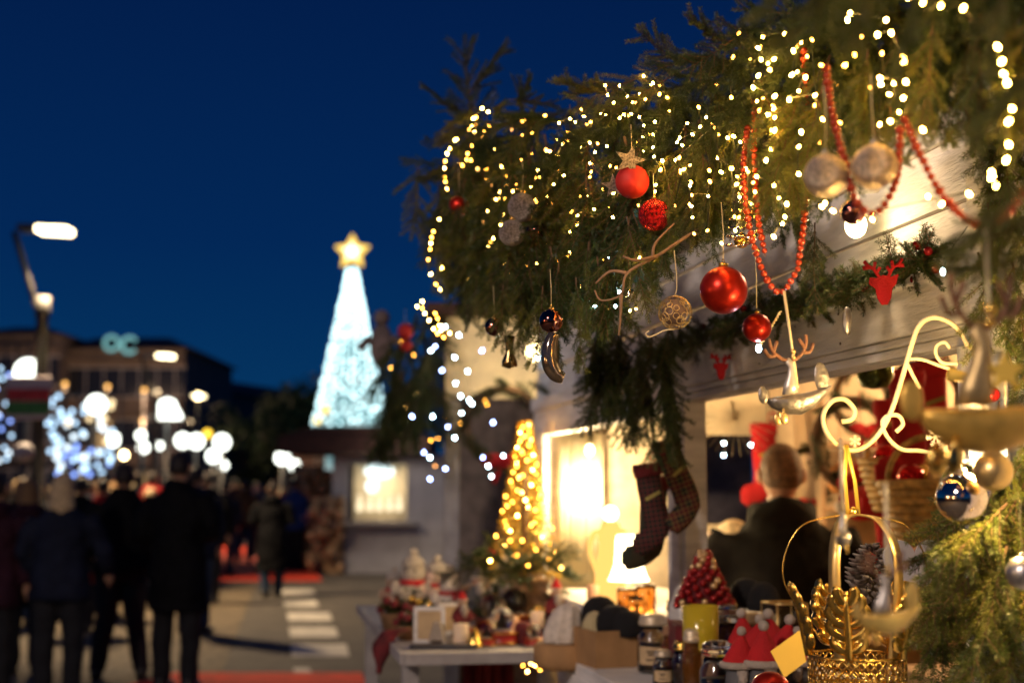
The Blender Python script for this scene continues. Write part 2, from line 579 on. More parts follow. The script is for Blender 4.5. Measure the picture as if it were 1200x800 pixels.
# ------------------------------------------------------------------ fir boughs
def needles(mb, pts, rng, nl=.014, step=.0014, wd=.0011, upb=.3):
    """spiky needles around a polyline"""
    for a, b in zip(pts[:-1], pts[1:]):
        d = b - a
        L = d.length
        if L < 1e-6: continue
        t = d.normalized()
        o1 = t.orthogonal().normalized()
        o2 = t.cross(o1)
        k = max(1, int(L / step))
        for i in range(k):
            p = a + d * ((i + rng.random()) / k)
            an = rng.random() * 2 * PI
            o = o1 * math.cos(an) + o2 * math.sin(an)
            if o.z < 0 and rng.random() < upb: o.z = -o.z
            dr = (t * rng.uniform(.5, 1.0) + o).normalized()
            q = p + dr * nl * rng.uniform(.7, 1.15)
            s = dr.cross(V((rng.uniform(-1, 1), rng.uniform(-1, 1), rng.uniform(-1, 1)))).normalized() * wd
            n = len(mb.v)
            m = p * .45 + q * .55
            mb.v += [p, m + s, q, m - s]
            mb.f.append((n, n + 1, n + 2, n + 3))
            mb.m.append(0); mb.sm.append(False)


def bough_mesh(seed, L=.36, ns=7, side=.16, mat_=None, nl=.017, step=.00062, sub=True, wd=.0010, droop=.12):
    rng = random.Random(seed)
    nd, st = MB(), MB()
    def path(p, d, l, k, dr):
        pts = [p]
        d = d.normalized()
        for i in range(k):
            d = (d + V((rng.uniform(-.07, .07), rng.uniform(-.07, .07), rng.uniform(-.07, .07) - dr / k))).normalized()
            pts.append(pts[-1] + d * l / k)
        return pts
    main = path(V((0, 0, 0)), V((1, 0, 0)), L, 8, droop)
    st.tube(main, [.0035 - .0025 * i / 8 for i in range(9)], 5)
    needles(nd, main[1:], rng, nl, step, wd)
    for i in range(ns):
        t = (.08 + .8 * i / ns)
        k = t * 8
        j = int(k)
        p = main[j].lerp(main[min(j + 1, 8)], k - j)
        for sgn in (-1, 1):
            if rng.random() < .1: continue
            l = side * (1 - t * .55) * rng.uniform(.65, 1.15)
            an = rng.uniform(.45, .85)
            d = V((math.cos(an), sgn * math.sin(an), rng.uniform(-.35, .25)))
            tw = path(p, d, l, 4, .25)
            st.tube(tw, [.0018, .0016, .0013, .001, .0007], 4)
            needles(nd, tw, rng, nl * .95, step, wd)
    return nd, st


BOUGH = []
for i in range(5):
    nd, st = bough_mesh(10 + i, L=.34 + .03 * (i % 3), ns=9 + i % 3, side=.155, nl=.018)
    BOUGH.append((nd.mesh('needles', fir_dark), st.mesh('stem', stem_mat)))
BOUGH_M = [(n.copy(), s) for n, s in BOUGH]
for n, s in BOUGH_M: n.materials[0] = fir_lit
# coarse ones for far / garland use
SPRIG = []
for i in range(3):
    nd, st = bough_mesh(40 + i, L=.15, ns=5, side=.07, nl=.018, step=.0009)
    SPRIG.append((nd.mesh('needles', fir_dark), st.mesh('stem', stem_mat)))


def orient(d, roll=0.0):
    d = V(d).normalized()
    up = V((0, 0, 1)) if abs(d.z) < .95 else V((0, -1, 0))
    y = up.cross(d).normalized()
    z = d.cross(y)
    m = Mx((d, y, z)).transposed()
    return (m @ Mx.Rotation(roll, 3, 'X')).to_euler()


rb = random.Random(5)


def bough(loc, d, label, group, sc=1.0, roll=None, pool=None, name='fir_bough', cat='fir bough', parent=None):
    nm, sm = rb.choice(pool or BOUGH)
    o = link(name, nm, parent)
    o.location = loc
    o.rotation_euler = orient(d, rb.uniform(-PI, PI) if roll is None else roll)
    o.scale = (sc, sc, sc)
    if parent is None: tag(o, label, cat, group)
    link('stem', sm, o)
    return o


def interp(tab, x):
    if x <= tab[0][0]: return tab[0][1]
    for (a, b), (c, d) in zip(tab[:-1], tab[1:]):
        if x <= c: return b + (d - b) * (x - a) / (c - a)
    return tab[-1][1]


DE = [(480, 4.5), (530, 4.3), (620, 3.6), (700, 3.05), (800, 2.65), (900, 2.3), (1000, 2.08), (1100, 1.88), (1200, 1.7), (1300, 1.55)]
TOP = [(500, 200), (530, 125), (560, 114), (620, 116), (680, 104), (715, 90), (740, 78), (800, 68), (850, 56), (900, 22), (930, 0), (1000, -40), (1300, -150)]
BOT = [(505, 280), (540, 340), (580, 365), (620, 355), (650, 375), (700, 385), (740, 325), (780, 275), (830, 255), (870, 255), (910, 245), (960, 205), (1020, 180), (1080, 150), (1130, 150), (1200, 150)]
GR = [('dark fir bough drooping in the far left end of the stall eave garland', 'fir boughs at the far end of the eave garland'),
      ('fir bough hanging down in the sharply focused middle of the eave garland', 'fir boughs in the middle of the eave garland'),
      ('blurred fir bough at the near right end of the eave garland overhead', 'fir boughs at the near end of the eave garland')]


def dE(px): return interp(DE, px)


px = 505
cols = 0
while px < 1230:
    d = dE(px)
    top, bot = interp(TOP, px), interp(BOT, px)
    span = bot - top
    stepy = 62 * 2.6 / d
    g = GR[0] if px < 640 else GR[1] if px < 900 else GR[2]
    y = top + 14
    while y < bot - 30:
        for lay in range(2):
            dd = d + rb.uniform(-.06, .05) + lay * .14
            p = P(px + rb.uniform(-16, 16), y + rb.uniform(-14, 14), dd)
            remain = (bot - y) / F * d
            frac = (y - top) / span
            if frac < .12:
                dirn = V((rb.uniform(-.8, .6), rb.uniform(-.6, .3), rb.uniform(-.9, .15)))
            else:
                dirn = V((rb.uniform(-.3, .3), rb.uniform(-.35, .2), -1))
            L = .36
            sc = min(rb.uniform(.75, 1.1), max(.28, (remain + .03) / L))
            if frac < .12: sc *= .5
            bough(p, dirn, g[0], g[1], sc, pool=BOUGH_M if rb.random() < (.35 if px < 900 else .7) else BOUGH)  # more of the golden-lit tone toward the near end
        y += stepy * rb.uniform(.8, 1.2)
    px += 33 * 2.6 / d * rb.uniform(.85, 1.15)
    cols += 1

import numpy as np
def merge(name, items, m):
    vs, fs, off = [], [], 0
    for me, M in items:
        n = len(me.vertices)
        co_ = np.empty(n * 3, dtype=np.float32); me.vertices.foreach_get('co', co_)
        Mn = np.array(M)
        c_ = co_.reshape(-1, 3) @ Mn[:3, :3].T + Mn[:3, 3]
        f_ = np.empty(len(me.loops), dtype=np.int32); me.loops.foreach_get('vertex_index', f_)
        vs.append(c_); fs.append(f_ + off); off += n
    v_ = np.concatenate(vs); f_ = np.concatenate(fs)
    me = bpy.data.meshes.new(name)
    me.vertices.add(len(v_)); me.vertices.foreach_set('co', v_.astype(np.float32).ravel())
    me.loops.add(len(f_)); me.loops.foreach_set('vertex_index', f_)
    k_ = len(f_) // 4
    me.polygons.add(k_); me.polygons.foreach_set('loop_start', np.arange(0, k_ * 4, 4, dtype=np.int32))
    me.update(calc_edges=True)
    me.materials.append(m)
    return link(name, me)


items = []
for px in range(515, 1290, 9):
    top, bot = interp(TOP, px), interp(BOT, px)
    d = dE(px)
    for k in (0, 0, 0, 1, 2) if px < 1000 else (0, 0, 1):
        y = top + (bot - top - 30) * (k + rb.random()) / 3 + 18
        sc = min(rb.uniform(.7, 1.0), max(.3, ((bot - y) / F * d) / .36)) if k else rb.uniform(.3, .5)
        dirn = V((rb.uniform(-.4, .4), rb.uniform(-.4, .3), -1)) if k else V((rb.uniform(-.9, .9), rb.uniform(-.7, .3), rb.uniform(-1, .1)))
        M = Mx.LocRotScale(P(px + rb.uniform(-12, 12), y, d + rb.uniform(.04, .28)), orient(dirn, rb.uniform(-PI, PI)), V((sc, sc, sc)))
        items.append((rb.choice(BOUGH)[0], M))
o = merge('fir_mass', items, fir_dark)
tag(o, 'dense mass of small fir twigs filling the eave garland from behind', 'fir twigs', kind='stuff')

# hanging tips of the lower fringe, in focus
for (x, ye, dd, ln) in [(636, 448, 2.95, .20), (590, 425, 3.3, .18), (612, 415, 3.3, .18), (655, 430, 2.95, .22), (675, 440, 2.9, .2), (735, 375, 2.75, .2), (762, 345, 2.7, .18),
                       (700, 420, 2.8, .2), (645, 400, 3.0, .2), (718, 400, 2.8, .2), (835, 292, 2.58, .12), (852, 290, 2.6, .12), (930, 335, 2.45, .17), (955, 378, 2.42, .17),
                       (560, 400, 3.9, .2), (545, 390, 4.0, .2), (690, 400, 2.85, .2), (808, 300, 2.62, .13), (784, 310, 2.65, .15), (575, 410, 3.7, .2)]:
    bough(P(x, ye - ln * F / dd, dd), (rb.uniform(-.12, .2), rb.uniform(-.2, .1), -1), 'fir bough tip hanging loose below the eave garland over the shop window wall', 'loose fir tips below the eave garland', ln / .38,
          pool=BOUGH_M if rb.random() < .5 else BOUGH)

# upright bough against the sky
for (x, y, tx, ty, sc, lab) in [(560, 170, 540, 45, .95, 'tall fir bough tip rising against the blue sky at the garland corner'),
                                (548, 140, 495, 98, .5, 'side fir bough pointing left into the sky below the tall tip'),
                                (549, 110, 602, 45, .5, 'side fir bough reaching up right into the sky beside the tall tip'),
                                (530, 190, 482, 215, .5, 'low fir bough sticking out left into the sky above the light string')]:
    a, b = P(x, y, 4.3), P(tx, ty, 4.3)
    bough(a, b - a, lab, None, (b - a).length / .36, pool=BOUGH, roll=0.0)

# lower mass of fir left of the window post, near wall
for i in range(36):
    x = rb.uniform(700, 790)
    y = rb.uniform(370, 462) if x > 725 else rb.uniform(370, 440)
    p = P(x, y, 3.95 - (x - 700) * .003)
    bough(p, (rb.uniform(-.35, .25), -.2, -1), 'dark fir bough in the thick bunch beside the window post', 'fir boughs bunched at the window post', rb.uniform(.4, .62))
# fir at near right: column wrapped with boughs
for i in range(40):
    z = 2.3 - i * .033
    p = P(1162, 500, 2.34)
    p.z = z + rb.uniform(-.03, .03)
    p.x += rb.uniform(-.03, .07); p.y -= rb.uniform(0, .12)
    bough(p, (rb.uniform(-.25, .35), rb.uniform(-.3, .0), -1), 'fir bough wrapped round the awning post at the right edge', 'fir boughs wrapped on the awning post', rb.uniform(.4, .6), pool=BOUGH_M)
# bottom right, sharp and lit, spreading left
for (x, y, tx, ty) in [(1190, 560, 1080, 640), (1180, 590, 1075, 690), (1195, 620, 1090, 760), (1170, 600, 1100, 660), (1200, 660, 1110, 800), (1180, 640, 1130, 810),
                       (1205, 560, 1140, 680), (1215, 590, 1160, 720), (1150, 620, 1068, 668), (1160, 650, 1085, 730), (1190, 700, 1100, 830), (1215, 640, 1180, 800),
                       (1210, 720, 1150, 850), (1150, 690, 1075, 790), (1200, 540, 1150, 600), (1215, 610, 1195, 740), (1165, 570, 1105, 650), (1180, 610, 1140, 740), (1205, 590, 1175, 700), (1140, 640, 1090, 770), (1170, 560, 1185, 660)]:
    dd = rb.uniform(2.15, 2.4)
    a, b = P(x, y, dd), P(tx, ty, dd - .1)
    bough(a, b - a, 'bright green fir bough fanning out beside the silver baubles, lower right', 'fir boughs fanning out at lower right', (b - a).length / .36 * 1.05, pool=BOUGH_M, roll=rb.uniform(-.8, .8))
# blurred near boughs coming in from the right edge
for (x, y, tx, ty, dd) in [(1230, 250, 1110, 300, 1.5), (1220, 300, 1120, 320, 1.5), (1240, 330, 1150, 380, 1.5), (1230, 200, 1130, 280, 1.45), (1240, 380, 1190, 480, 1.6), (1180, -30, 1150, 80, 1.35), (1100, -60, 1060, 60, 1.4), (1250, 60, 1160, 130, 1.35), (960, -60, 885, 15, 1.5), (1000, -40, 930, 40, 1.5), (1040, -60, 1000, 40, 1.45)]:
    a, b = P(x, y, dd), P(tx, ty, dd)
    bough(a, b - a, 'out of focus fir bough reaching in from the right edge close to the lens', 'close blurred fir boughs at the right edge', (b - a).length / .36 * 1.2, pool=BOUGH_M)

# garland along the lintel: one thing with sprigs as parts
def garland(name, pts, label, n=60, spread=.05, sc=.8, group=None, berries=0, core=.012):
    pts = catmull(pts, 8)
    g = empty(name, pts[0], 0, label, 'garland', group)
    mb = MB(); mb.tube([p - pts[0] for p in pts], core, 6); mb.build('cord', stem_mat, g)
    for i in range(n):
        t = rb.random() * (len(pts) - 1.001)
        j = int(t)
        p = pts[j].lerp(pts[j + 1], t - j) - pts[0]
        dr = (pts[j + 1] - pts[j]).normalized()
        o = V((rb.uniform(-1, 1), rb.uniform(-1, .4), rb.uniform(-1, 1)))
        bough(p, dr * rb.choice((-1, 1)) * .5 + o * .8, None, None, sc * rb.uniform(.7, 1.2), pool=SPRIG, name='sprig', parent=g)
    if berries:
        for i in range(berries):
            t = rb.random() * (len(pts) - 1.001)
            j = int(t)
            p = pts[j] - pts[0] + V((rb.uniform(-.03, .03), rb.uniform(-.06, -.02), rb.uniform(-.03, .03)))
            mb = MB(); mb.ball((0, 0, 0), .009, 10, 6)
            mb.build('berry', berry_red, g, loc=p)
    return g


g = garland('lintel_garland', [W(.25, .05, 1.97), W(-.3, .06, 1.975), W(-.9, .06, 1.975), W(-1.4, .06, 1.975), W(-1.62, .06, 1.98)],
            'thin green fir garland laid along the top of the window lintel', 250, sc=.48, berries=14, core=.004)
garland('wall_garland', [P(645, 470, 6.2), P(690, 455, 5.9), P(740, 440, 5.3), P(790, 430, 4.6)], 'short fir garland over the bright doorway beside the stockings', 40, sc=.9)

# ------------------------------------------------------------------ light strings
def bulb_mesh(m, r, name='bulb'):
    mb = MB(); mb.ball((0, 0, 0), (r * .85, r * .85, r * 1.25), 8, 6)
    return mb.mesh(name, m)


BW = bulb_mesh(bulb_warm, .0024)
BA = bulb_mesh(bulb_amber, .0026)
BG = bulb_mesh(bulb_gold, .0034)
BC = bulb_mesh(bulb_cool, .0052)
BCs = bulb_mesh(bulb_cool, .0034)
BB = bulb_mesh(bulb_blue, .0062)
BL = bulb_mesh(bulb_warm, .0032)
BD = bulb_mesh(bulb_dim, .0045)


def string(pts, label, group=None, bulbs=None, extra=0, wr=.0009, name='fairy_light_string', jit=.0):
    """pts are world points, one bulb at each"""
    bulbs = bulbs or (BW, BW, BW, BA)
    o = empty(name, pts[0], 0, label, 'light string', group)
    mb = MB(); mb.tube([p - pts[0] for p in pts], wr, 4); mb.build('wire', wire_mat, o)
    mbs = MB()
    for i, p in enumerate(pts):
        q = p - pts[0] + V((rb.uniform(-jit, jit), -.006, rb.uniform(-jit, jit) - .004))
        b = link('bulb', rb.choice(bulbs), o, q)
        b.rotation_euler = (rb.uniform(-1, 1), rb.uniform(-1, 1), 0)
    return o


def px_string(pp, off, label, bulbs=None, dens=0, group=None):
    pts = []
    for (x, y) in pp:
        pts.append(P(x, y, dE(x) - off + rb.uniform(-.02, .02)))
    if dens:
        out = []
        for a, b in zip(pts[:-1], pts[1:]):
            k = max(1, round((b - a).length / dens))
            for j in range(k): out.append(a.lerp(b, j / k) + V((rb.uniform(-.008, .008), rb.uniform(-.01, .01), rb.uniform(-.008, .008))))
        pts = out + [pts[-1]]
    return string(pts, label, group, bulbs)


px_string([(572, 130), (565, 126), (555, 138), (553, 147), (556, 154), (533, 163), (527, 173), (524, 179), (522, 188), (521, 196), (521, 206), (522, 212), (524, 220), (532, 231), (515, 256), (508, 270), (506, 277), (505, 284), (504, 291), (502, 303), (505, 320), (511, 332), (516, 338), (518, 313)], .12,
          'warm fairy light string outlining the far left edge of the garland', (BL, BL, BG))
px_string([(573, 147), (567, 153), (553, 170), (548, 179), (547, 186), (552, 187), (542, 193), (543, 199), (560, 197), (570, 197)], .1, 'short amber light string behind the left edge string', (BG, BD))
px_string([(489, 358), (495, 352), (495, 360), (498, 366), (503, 374), (510, 366), (513, 372), (515, 380), (508, 384), (512, 388), (517, 386), (527, 389), (520, 394), (513, 390)], -.3, 'tight yellow cluster of lights at the bottom of the left edge', (BG, BL))
px_string([(611, 186), (613, 197), (605, 215), (601, 223), (586, 224), (581, 232), (585, 231), (593, 237), (590, 250), (587, 262), (578, 278), (587, 291), (598, 291), (603, 298), (591, 308), (597, 318), (548, 326), (543, 335)], .1, 'warm light string running past the two beige glitter baubles')
px_string([(681, 127), (684, 135), (674, 142), (668, 138), (655, 143), (652, 162), (659, 167), (665, 163), (644, 176), (630, 198), (632, 206), (649, 215), (642, 229), (641, 236), (645, 248), (633, 249)], .1, 'warm light string curving down left of the garland middle')
px_string([(709, 99), (712, 110), (719, 119), (704, 132), (709, 133), (680, 170), (691, 166), (697, 177), (691, 190), (691, 206), (687, 220), (688, 228), (696, 244), (677, 251), (677, 262), (668, 270), (668, 294)], .1, 'warm light string hanging straight down left of the red matte bauble')
px_string([(754, 88), (765, 96), (749, 109), (756, 115), (744, 119), (735, 112), (726, 137), (739, 132), (749, 136), (754, 146), (753, 159), (765, 156), (765, 171), (766, 182), (773, 198), (768, 215), (767, 223), (767, 230), (748, 239), (761, 256), (718, 253)], .1, 'warm light string dropping beside the red baubles')
px_string([(839, 98), (827, 136), (820, 147), (805, 143), (796, 160), (793, 165), (811, 156), (837, 148), (791, 186), (797, 198), (808, 216), (810, 240), (811, 253), (813, 272), (845, 283)], .1, 'warm light string hanging above the large red ball')
px_string([(891, 68), (888, 55), (899, 72), (906, 68), (901, 80), (888, 87), (882, 101), (907, 111), (906, 126), (900, 133), (907, 136), (907, 151), (902, 173), (897, 186), (886, 205), (906, 215), (912, 230), (921, 237), (919, 252), (916, 260), (906, 275)], .1, 'warm light string falling between the orange bead strands', (BL, BW))
px_string([(893, 42), (918, 38), (929, 58), (938, 48), (927, 86), (943, 89), (935, 105), (924, 115), (954, 110), (963, 138), (938, 153), (935, 170), (935, 202), (962, 240), (966, 236), (975, 245)], .1, 'warm light string crossing the top of the twin silver baubles', (BL, BW))
px_string([(857, 196), (860, 252), (866, 229), (868, 219), (861, 268), (880, 237), (884, 223), (882, 212), (857, 196), (867, 165)], .08, 'warm light string tangled round the coil ornament')
px_string([(992, 22), (995, 14), (1037, 22), (1027, 39), (1043, 37), (1057, 65), (1058, 71), (1031, 97), (1030, 90), (1060, 94), (1057, 113), (1042, 140), (1080, 150)], .1, 'sparse warm light string high in the near garland', (BL,))
px_string([(1063, -5), (1080, 2), (1101, 5), (1127, 8), (1167, 53), (1172, 70), (1174, 85), (1178, 95), (1184, 125), (1180, 140), (1180, 167), (1177, 185), (1160, 200), (1165, 215), (1160, 205)], .1, 'near warm light string trailing down the far right edge', (BL,))
px_string([(1086, 228), (1102, 237), (1134, 225), (1021, 248), (1021, 255)], .0, 'few warm bulbs beside the sagging bead strand', (BL,))
px_string([(692, 349), (697, 357), (708, 365), (721, 357), (738, 362), (745, 360), (749, 300), (725, 340), (714, 300)], .12, 'fine wired light string with tiny bulbs on the bare brown twig', (BW, BCs))
px_string([(600, 150), (612, 141), (640, 175), (655, 200), (622, 178), (624, 155), (593, 205), (575, 215), (560, 245), (566, 260)], .02, 'dim amber light string buried deep in the left garland', (BG, BD))
# random deep bulbs to make the garland glow
for k, (x0, x1, y0, y1, lab) in enumerate([(540, 640, 130, 250, 'deep scattered light string in the upper left of the garland'), (620, 720, 180, 340, 'scattered light string low in the left centre of the garland'), (700, 800, 90, 200, 'scattered light string along the top centre of the garland'), (860, 960, 30, 130, 'scattered light string along the top right of the garland'), (790, 880, 150, 270, 'scattered light string behind the left bead strands'), (950, 1060, 40, 170, 'scattered light string above the twin silver baubles'),
 (560, 660, 150, 330, 'scattered warm light string woven through the left third of the garland'),
                                           (660, 780, 120, 300, 'scattered warm light string woven through the garland centre'),
                                           (780, 900, 100, 240, 'scattered warm light string woven above the large red bauble'),
                                           ]):
    pp = []
    x = x0
    while x < x1:
        pp.append((x + rb.uniform(-8, 8), rb.uniform(y0, y1))); x += (x1 - x0) / 15 * rb.uniform(.6, 1.4)
    px_string(pp, .03, lab, (BW, BG, BA, BA) if k < 7 else (BL, BG, BA))

# cool lights in the next stall, further away
def dstring(pp, d, label, bulbs, dj=.15):
    return string([P(x, y, d + rb.uniform(-dj, dj)) for x, y in pp], label, None, bulbs)


dstring([(521, 382), (538, 392), (533, 418), (518, 433), (534, 448), (540, 463), (550, 468), (541, 483), (525, 499), (533, 512), (507, 487), (497, 529), (504, 535), (522, 548)], 7.2, 'cool white light string zigzagging down left of the cream fascia', (BC, BC, BB))
dstring([(582, 391), (565, 410), (548, 434), (553, 472), (578, 494), (590, 533), (566, 535), (572, 545), (576, 557), (504, 560), (483, 487), (510, 405), (505, 410)], 7.2, 'cool white light string sagging across the cream fascia', (BC, BB))
dstring([(630, 418), (664, 446), (660, 483), (655, 447)], 6.2, 'three cool bulbs in front of the bright doorway top', (BC,))
dstring([(848, 518), (848, 532), (880, 520), (849, 504), (883, 508), (890, 480), (843, 500)], 6.6, 'cool and warm bulbs seen through the small far window', (BC, BL))
dstring([(466, 446), (490, 450), (474, 477), (478, 490), (482, 495), (520, 490), (540, 495), (543, 500), (546, 505), (505, 515), (513, 513), (470, 400), (487, 460), (495, 440), (458, 430), (485, 415), (568, 468), (571, 473), (510, 545), (530, 560)], 8.0, 'amber light string over the dark fir clump left of the fascia', (BG, BG, BD, BL))
dstring([(615, 763), (622, 775), (627, 778), (613, 778), (606, 765), (618, 785), (633, 783), (630, 771), (587, 790), (592, 785)], 5.8, 'heap of glowing lights under the display table', (BL, BG))

# single cool LED on twisted wire
a, b = P(915, 365, 2.55), P(889, 408, 2.5)
o = empty('wired_bulb', a, 0, 'single cool white bulb on a twisted beige wire above the toy plane', 'light bulb')
mb = MB()
pts = [a.lerp(b, i / 30) - a for i in range(31)]
for s_ in (0, PI):
    mb.tube([p + V((math.cos(i * 1.3 + s_), 0, math.sin(i * 1.3 + s_))) * .0018 for i, p in enumerate(pts)], .0013, 5)
mb.build('wire', cream_iron, o)
link('bulb', bulb_mesh(bulb_cool, .006), o, b - a)
o = empty('wired_bulb', P(1105, 318, 2.2), 0, 'lone cool bulb glowing at the right end of the lintel garland', 'light bulb')
link('bulb', bulb_mesh(bulb_cool, .005), o, (0, 0, 0))
mb = MB(); mb.tube([(0, 0, 0), (0.01, 0, .03), (.04, 0, .07)], .001, 4); mb.build('wire', wire_mat, o)

# ------------------------------------------------------------------ baubles
def bauble(px_, py_, d, rpx, m, label, cap=gold, hang=None, group=None, name='bauble'):
    r = rpx / F * d
    p = P(px_, py_, d)
    o = empty(name, p, rb.uniform(0, 3), label, 'bauble', group)
    mb = MB(); mb.ball((0, 0, 0), r, 40, 24); mb.build('ball', m, o)
    mb = MB()
    mb.lathe([(r * .0, r * 1.16), (r * .17, r * 1.14), (r * .2, r * 1.1), (r * .2, r * .96), (r * .0, r * .96)], n=14)
    mb.torus((0, 0, r * 1.22), r * .09, r * .02)
    mb.build('cap', cap, o)
    mb = MB()
    L = hang or .07
    mb.tube([(0, 0, r * 1.28), (.002, 0, r * 1.28 + L * .5), (0, .002, r * 1.28 + L)], .0006, 4)
    mb.build('thread', cream_iron, o)
    return o


bauble(741, 213, 2.72, 20, red_matte, 'matte red bauble with a glitter sprig in the garland centre')
bauble(767, 252, 2.66, 19, glitter_red, 'shiny sequinned red bauble just below the matte red one', hang=.04)
bauble(612, 243, 3.3, 17, glitter, 'upper of the two beige glitter baubles in the left garland')
bauble(600, 273, 3.28, 15.5, glitter, 'lower of the two beige glitter baubles in the left garland', hang=.05)
bauble(629, 270, 3.3, 12, chrome_red, 'dark mirrored bauble right of the beige glitter pair')
bauble(538, 241, 4.05, 12, red_satin, 'small red bauble at the far left end of the garland')
bauble(646, 376, 2.7, 14, chrome_red, 'dark mirrored bauble hanging above the glass horn ornament')
bauble(579, 383, 3.4, 11, chrome_red, 'dark mirrored bauble hanging above the glass boot ornament')
bauble(848, 340, 2.42, 28, red_satin, 'largest satin red bauble hanging before the white wall', hang=.1)
bauble(887, 384, 2.5, 17, red_satin, 'smaller satin red bauble just above the lintel', hang=.12)
bauble(968, 206, 1.78, 26, silver_gold, 'left of the twin large silver glitter baubles', silver, hang=.08)
bauble(1025, 195, 1.76, 27, silver_gold, 'right of the twin large silver glitter baubles', silver, hang=.08)
bauble(1000, 249, 1.9, 15, chrome_red, 'dark mirrored bauble under the twin silver baubles', hang=.05)
bauble(1127, 583, 2.05, 30, chrome, 'large mirrored silver bauble beside the lower right fir', silver)
bauble(1131, 572, 2.15, 30, glass, 'clear glass bauble tucked behind the mirrored silver one', silver)
bauble(1164, 552, 2.0, 23, gold_satin, 'satin champagne bauble right of the mirrored one', silver)
bauble(1199, 671, 1.95, 20, silver, 'pale silver bauble cut by the right edge of view', silver)
bauble(1181, 505, 2.2, 8, red_gloss, 'small glossy red bauble deep in the post fir')
bauble(1163, 462, 2.25, 9, red_gloss, 'glossy raspberry bauble beside the big blurred toy plane')
bauble(869, 282, 2.45, 9, gold, 'small gold bauble under the coil ornament')
bauble(738, 345, 2.9, 7, chrome, 'tiny mirrored bauble on the bare brown twig')

# filigree ball
p = P(791, 366, 2.5)
o = empty('filigree_ball', p, 0, 'round openwork gold wire bauble hanging under the garland', 'bauble')
mb = MB()
r = 19 / F * 2.6
rg = random.Random(3)
for i in range(70):
    q = V((rg.gauss(0, 1), rg.gauss(0, 1), rg.gauss(0, 1))).normalized()
    rr = r * rg.uniform(.14, .3)
    M = q.to_track_quat('Y', 'Z').to_matrix()
    cc = q * math.sqrt(max(r * r - rr * rr, 0))
    mb.torus(cc, rr, .0007, M, 14, 4)
mb.build('wire_ball', gold_satin, o)
mb = MB(); mb.ball((0, 0, 0), r * .8, 24, 14); mb.build('core', mat('core_brown', (.16, .1, .07), .6), o)
mb = MB(); mb.tube(catmull([(0, 0, r), (.004, 0, r + .02), (0, 0, r + .08)], 4), .0009, 5)
mb.tube(catmull([(-.002, -.003, -r), (-.02, -.003, -r - .003), (-.045, -.003, -r - .014), (-.052, -.003, -r - .008), (-.046, -.003, -r - .004)], 5), .0014, 5); mb.build('thread', cream_iron, o)

# glass horn & boot & coil ornaments
p = P(652, 412, 2.68)
mb = MB(); pts = catmull([(-.004, 0, .035), (-.012, 0, .01), (-.012, 0, -.02), (-.002, 0, -.042), (.014, 0, -.05)], 6)
mb.tube(pts, [.010 + .006 * math.sin(i / (len(pts) - 1) * PI) for i in range(len(pts))], 14)
o = mb.build('horn_ornament', mat('smoke_glass', (.32, .25, .18), .08, metal=.9, var=.1), None, loc=p)
tag(o, 'long curved mirrored glass horn hanging from the lower garland fringe', 'ornament')
p = P(597, 412, 3.35)
mb = MB(); mb.lathe([(.003, .04), (.014, .036), (.010, .02), (.009, .0), (.018, -.022), (.019, -.035), (.003, -.04)], n=16)
mb.torus((0, 0, .045), .004, .001)
o = mb.build('bell_ornament', mat('old_gold', (.3, .2, .08), .2, metal=1, var=.3), None, loc=p)
tag(o, 'small dark gold hourglass shaped bell before the lit fascia', 'ornament')
p = P(868, 262, 2.42)
o = empty('coil_ornament', p, 0, 'conical silver coil ornament with gold beads beside the bead strands', 'ornament')
mb = MB(); mb.tube([V(((.008 + .018 * i / 120) * math.cos(i * .35), (.008 + .018 * i / 120) * math.sin(i * .35), .06 - .10 * i / 120)) for i in range(120)], .0022, 6); mb.build('coil', chrome, o)
for i in range(14):
    mb = MB(); mb.ball((0, 0, 0), .0038, 10, 6); mb.build('bead', gold, o, loc=(.022 + .006 * math.sin(i), -.022, .055 - i * .008))

# glitter sprig star on red ball
p = P(738, 188, 2.7)
o = empty('glitter_star', p, 0, 'rose glitter star tucked behind the matte red bauble', 'ornament')
def star_outline(n, r1, r2, rot=PI / 2):
    return [((r1 if i % 2 == 0 else r2) * math.cos(rot + i * PI / n), (r1 if i % 2 == 0 else r2) * math.sin(rot + i * PI / n)) for i in range(2 * n)]
mb = MB(); mb.prism(star_outline(5, .032, .013, 1.3), .004); mb.build('star', glitter, o, bevel=.001)
o = tag(MB().prism(star_outline(5, .024, .010, .4), .004).build('glitter_star', glitter, None, loc=P(719, 218, 2.72)), 'smaller rose glitter star left of the matte red bauble', 'ornament')

# teal ribbon
mb = MB()
rs = []
for i in range(16):
    t = i / 15
    c = P(752 + 6 * math.sin(t * 4), 245 + 85 * t, 2.92)
    wv = V((.020 * math.cos(t * 2.2), .012 * math.sin(t * 2.2), 0))
    nn = V((-wv.y, wv.x, 0)).normalized() * .0008
    rs.append([c - wv - nn, c + wv - nn, c + wv + nn, c - wv + nn])
mb.rings(rs)
tag(mb.build('teal_ribbon', teal_cloth), 'crumpled teal ribbon dangling below the sequinned red bauble', 'ribbon')

# bare twig
a = P(690, 352, 2.6)
mb = MB()
for pp in ([(825, 265), (800, 280), (770, 300), (735, 320), (728, 345), (705, 352), (697, 340)], [(728, 345), (727, 372), (725, 393)], [(735, 320), (715, 318), (698, 332)], [(770, 300), (745, 305), (730, 300)],
           [(765, 302), (768, 285), (790, 262)]):
    pts = catmull([P(x, y, 2.55 + .0006 * abs(x - 740)) - a for x, y in pp], 5)
    mb.tube(pts, [.0035 * (1 - .6 * i / len(pts)) for i in range(len(pts))], 6)
tag(mb.build('bare_twig', mat('twig', (.25, .15, .09), .8, bump=.5), None, loc=a), 'bare curling brown twig sticking out under the garland', 'twig')

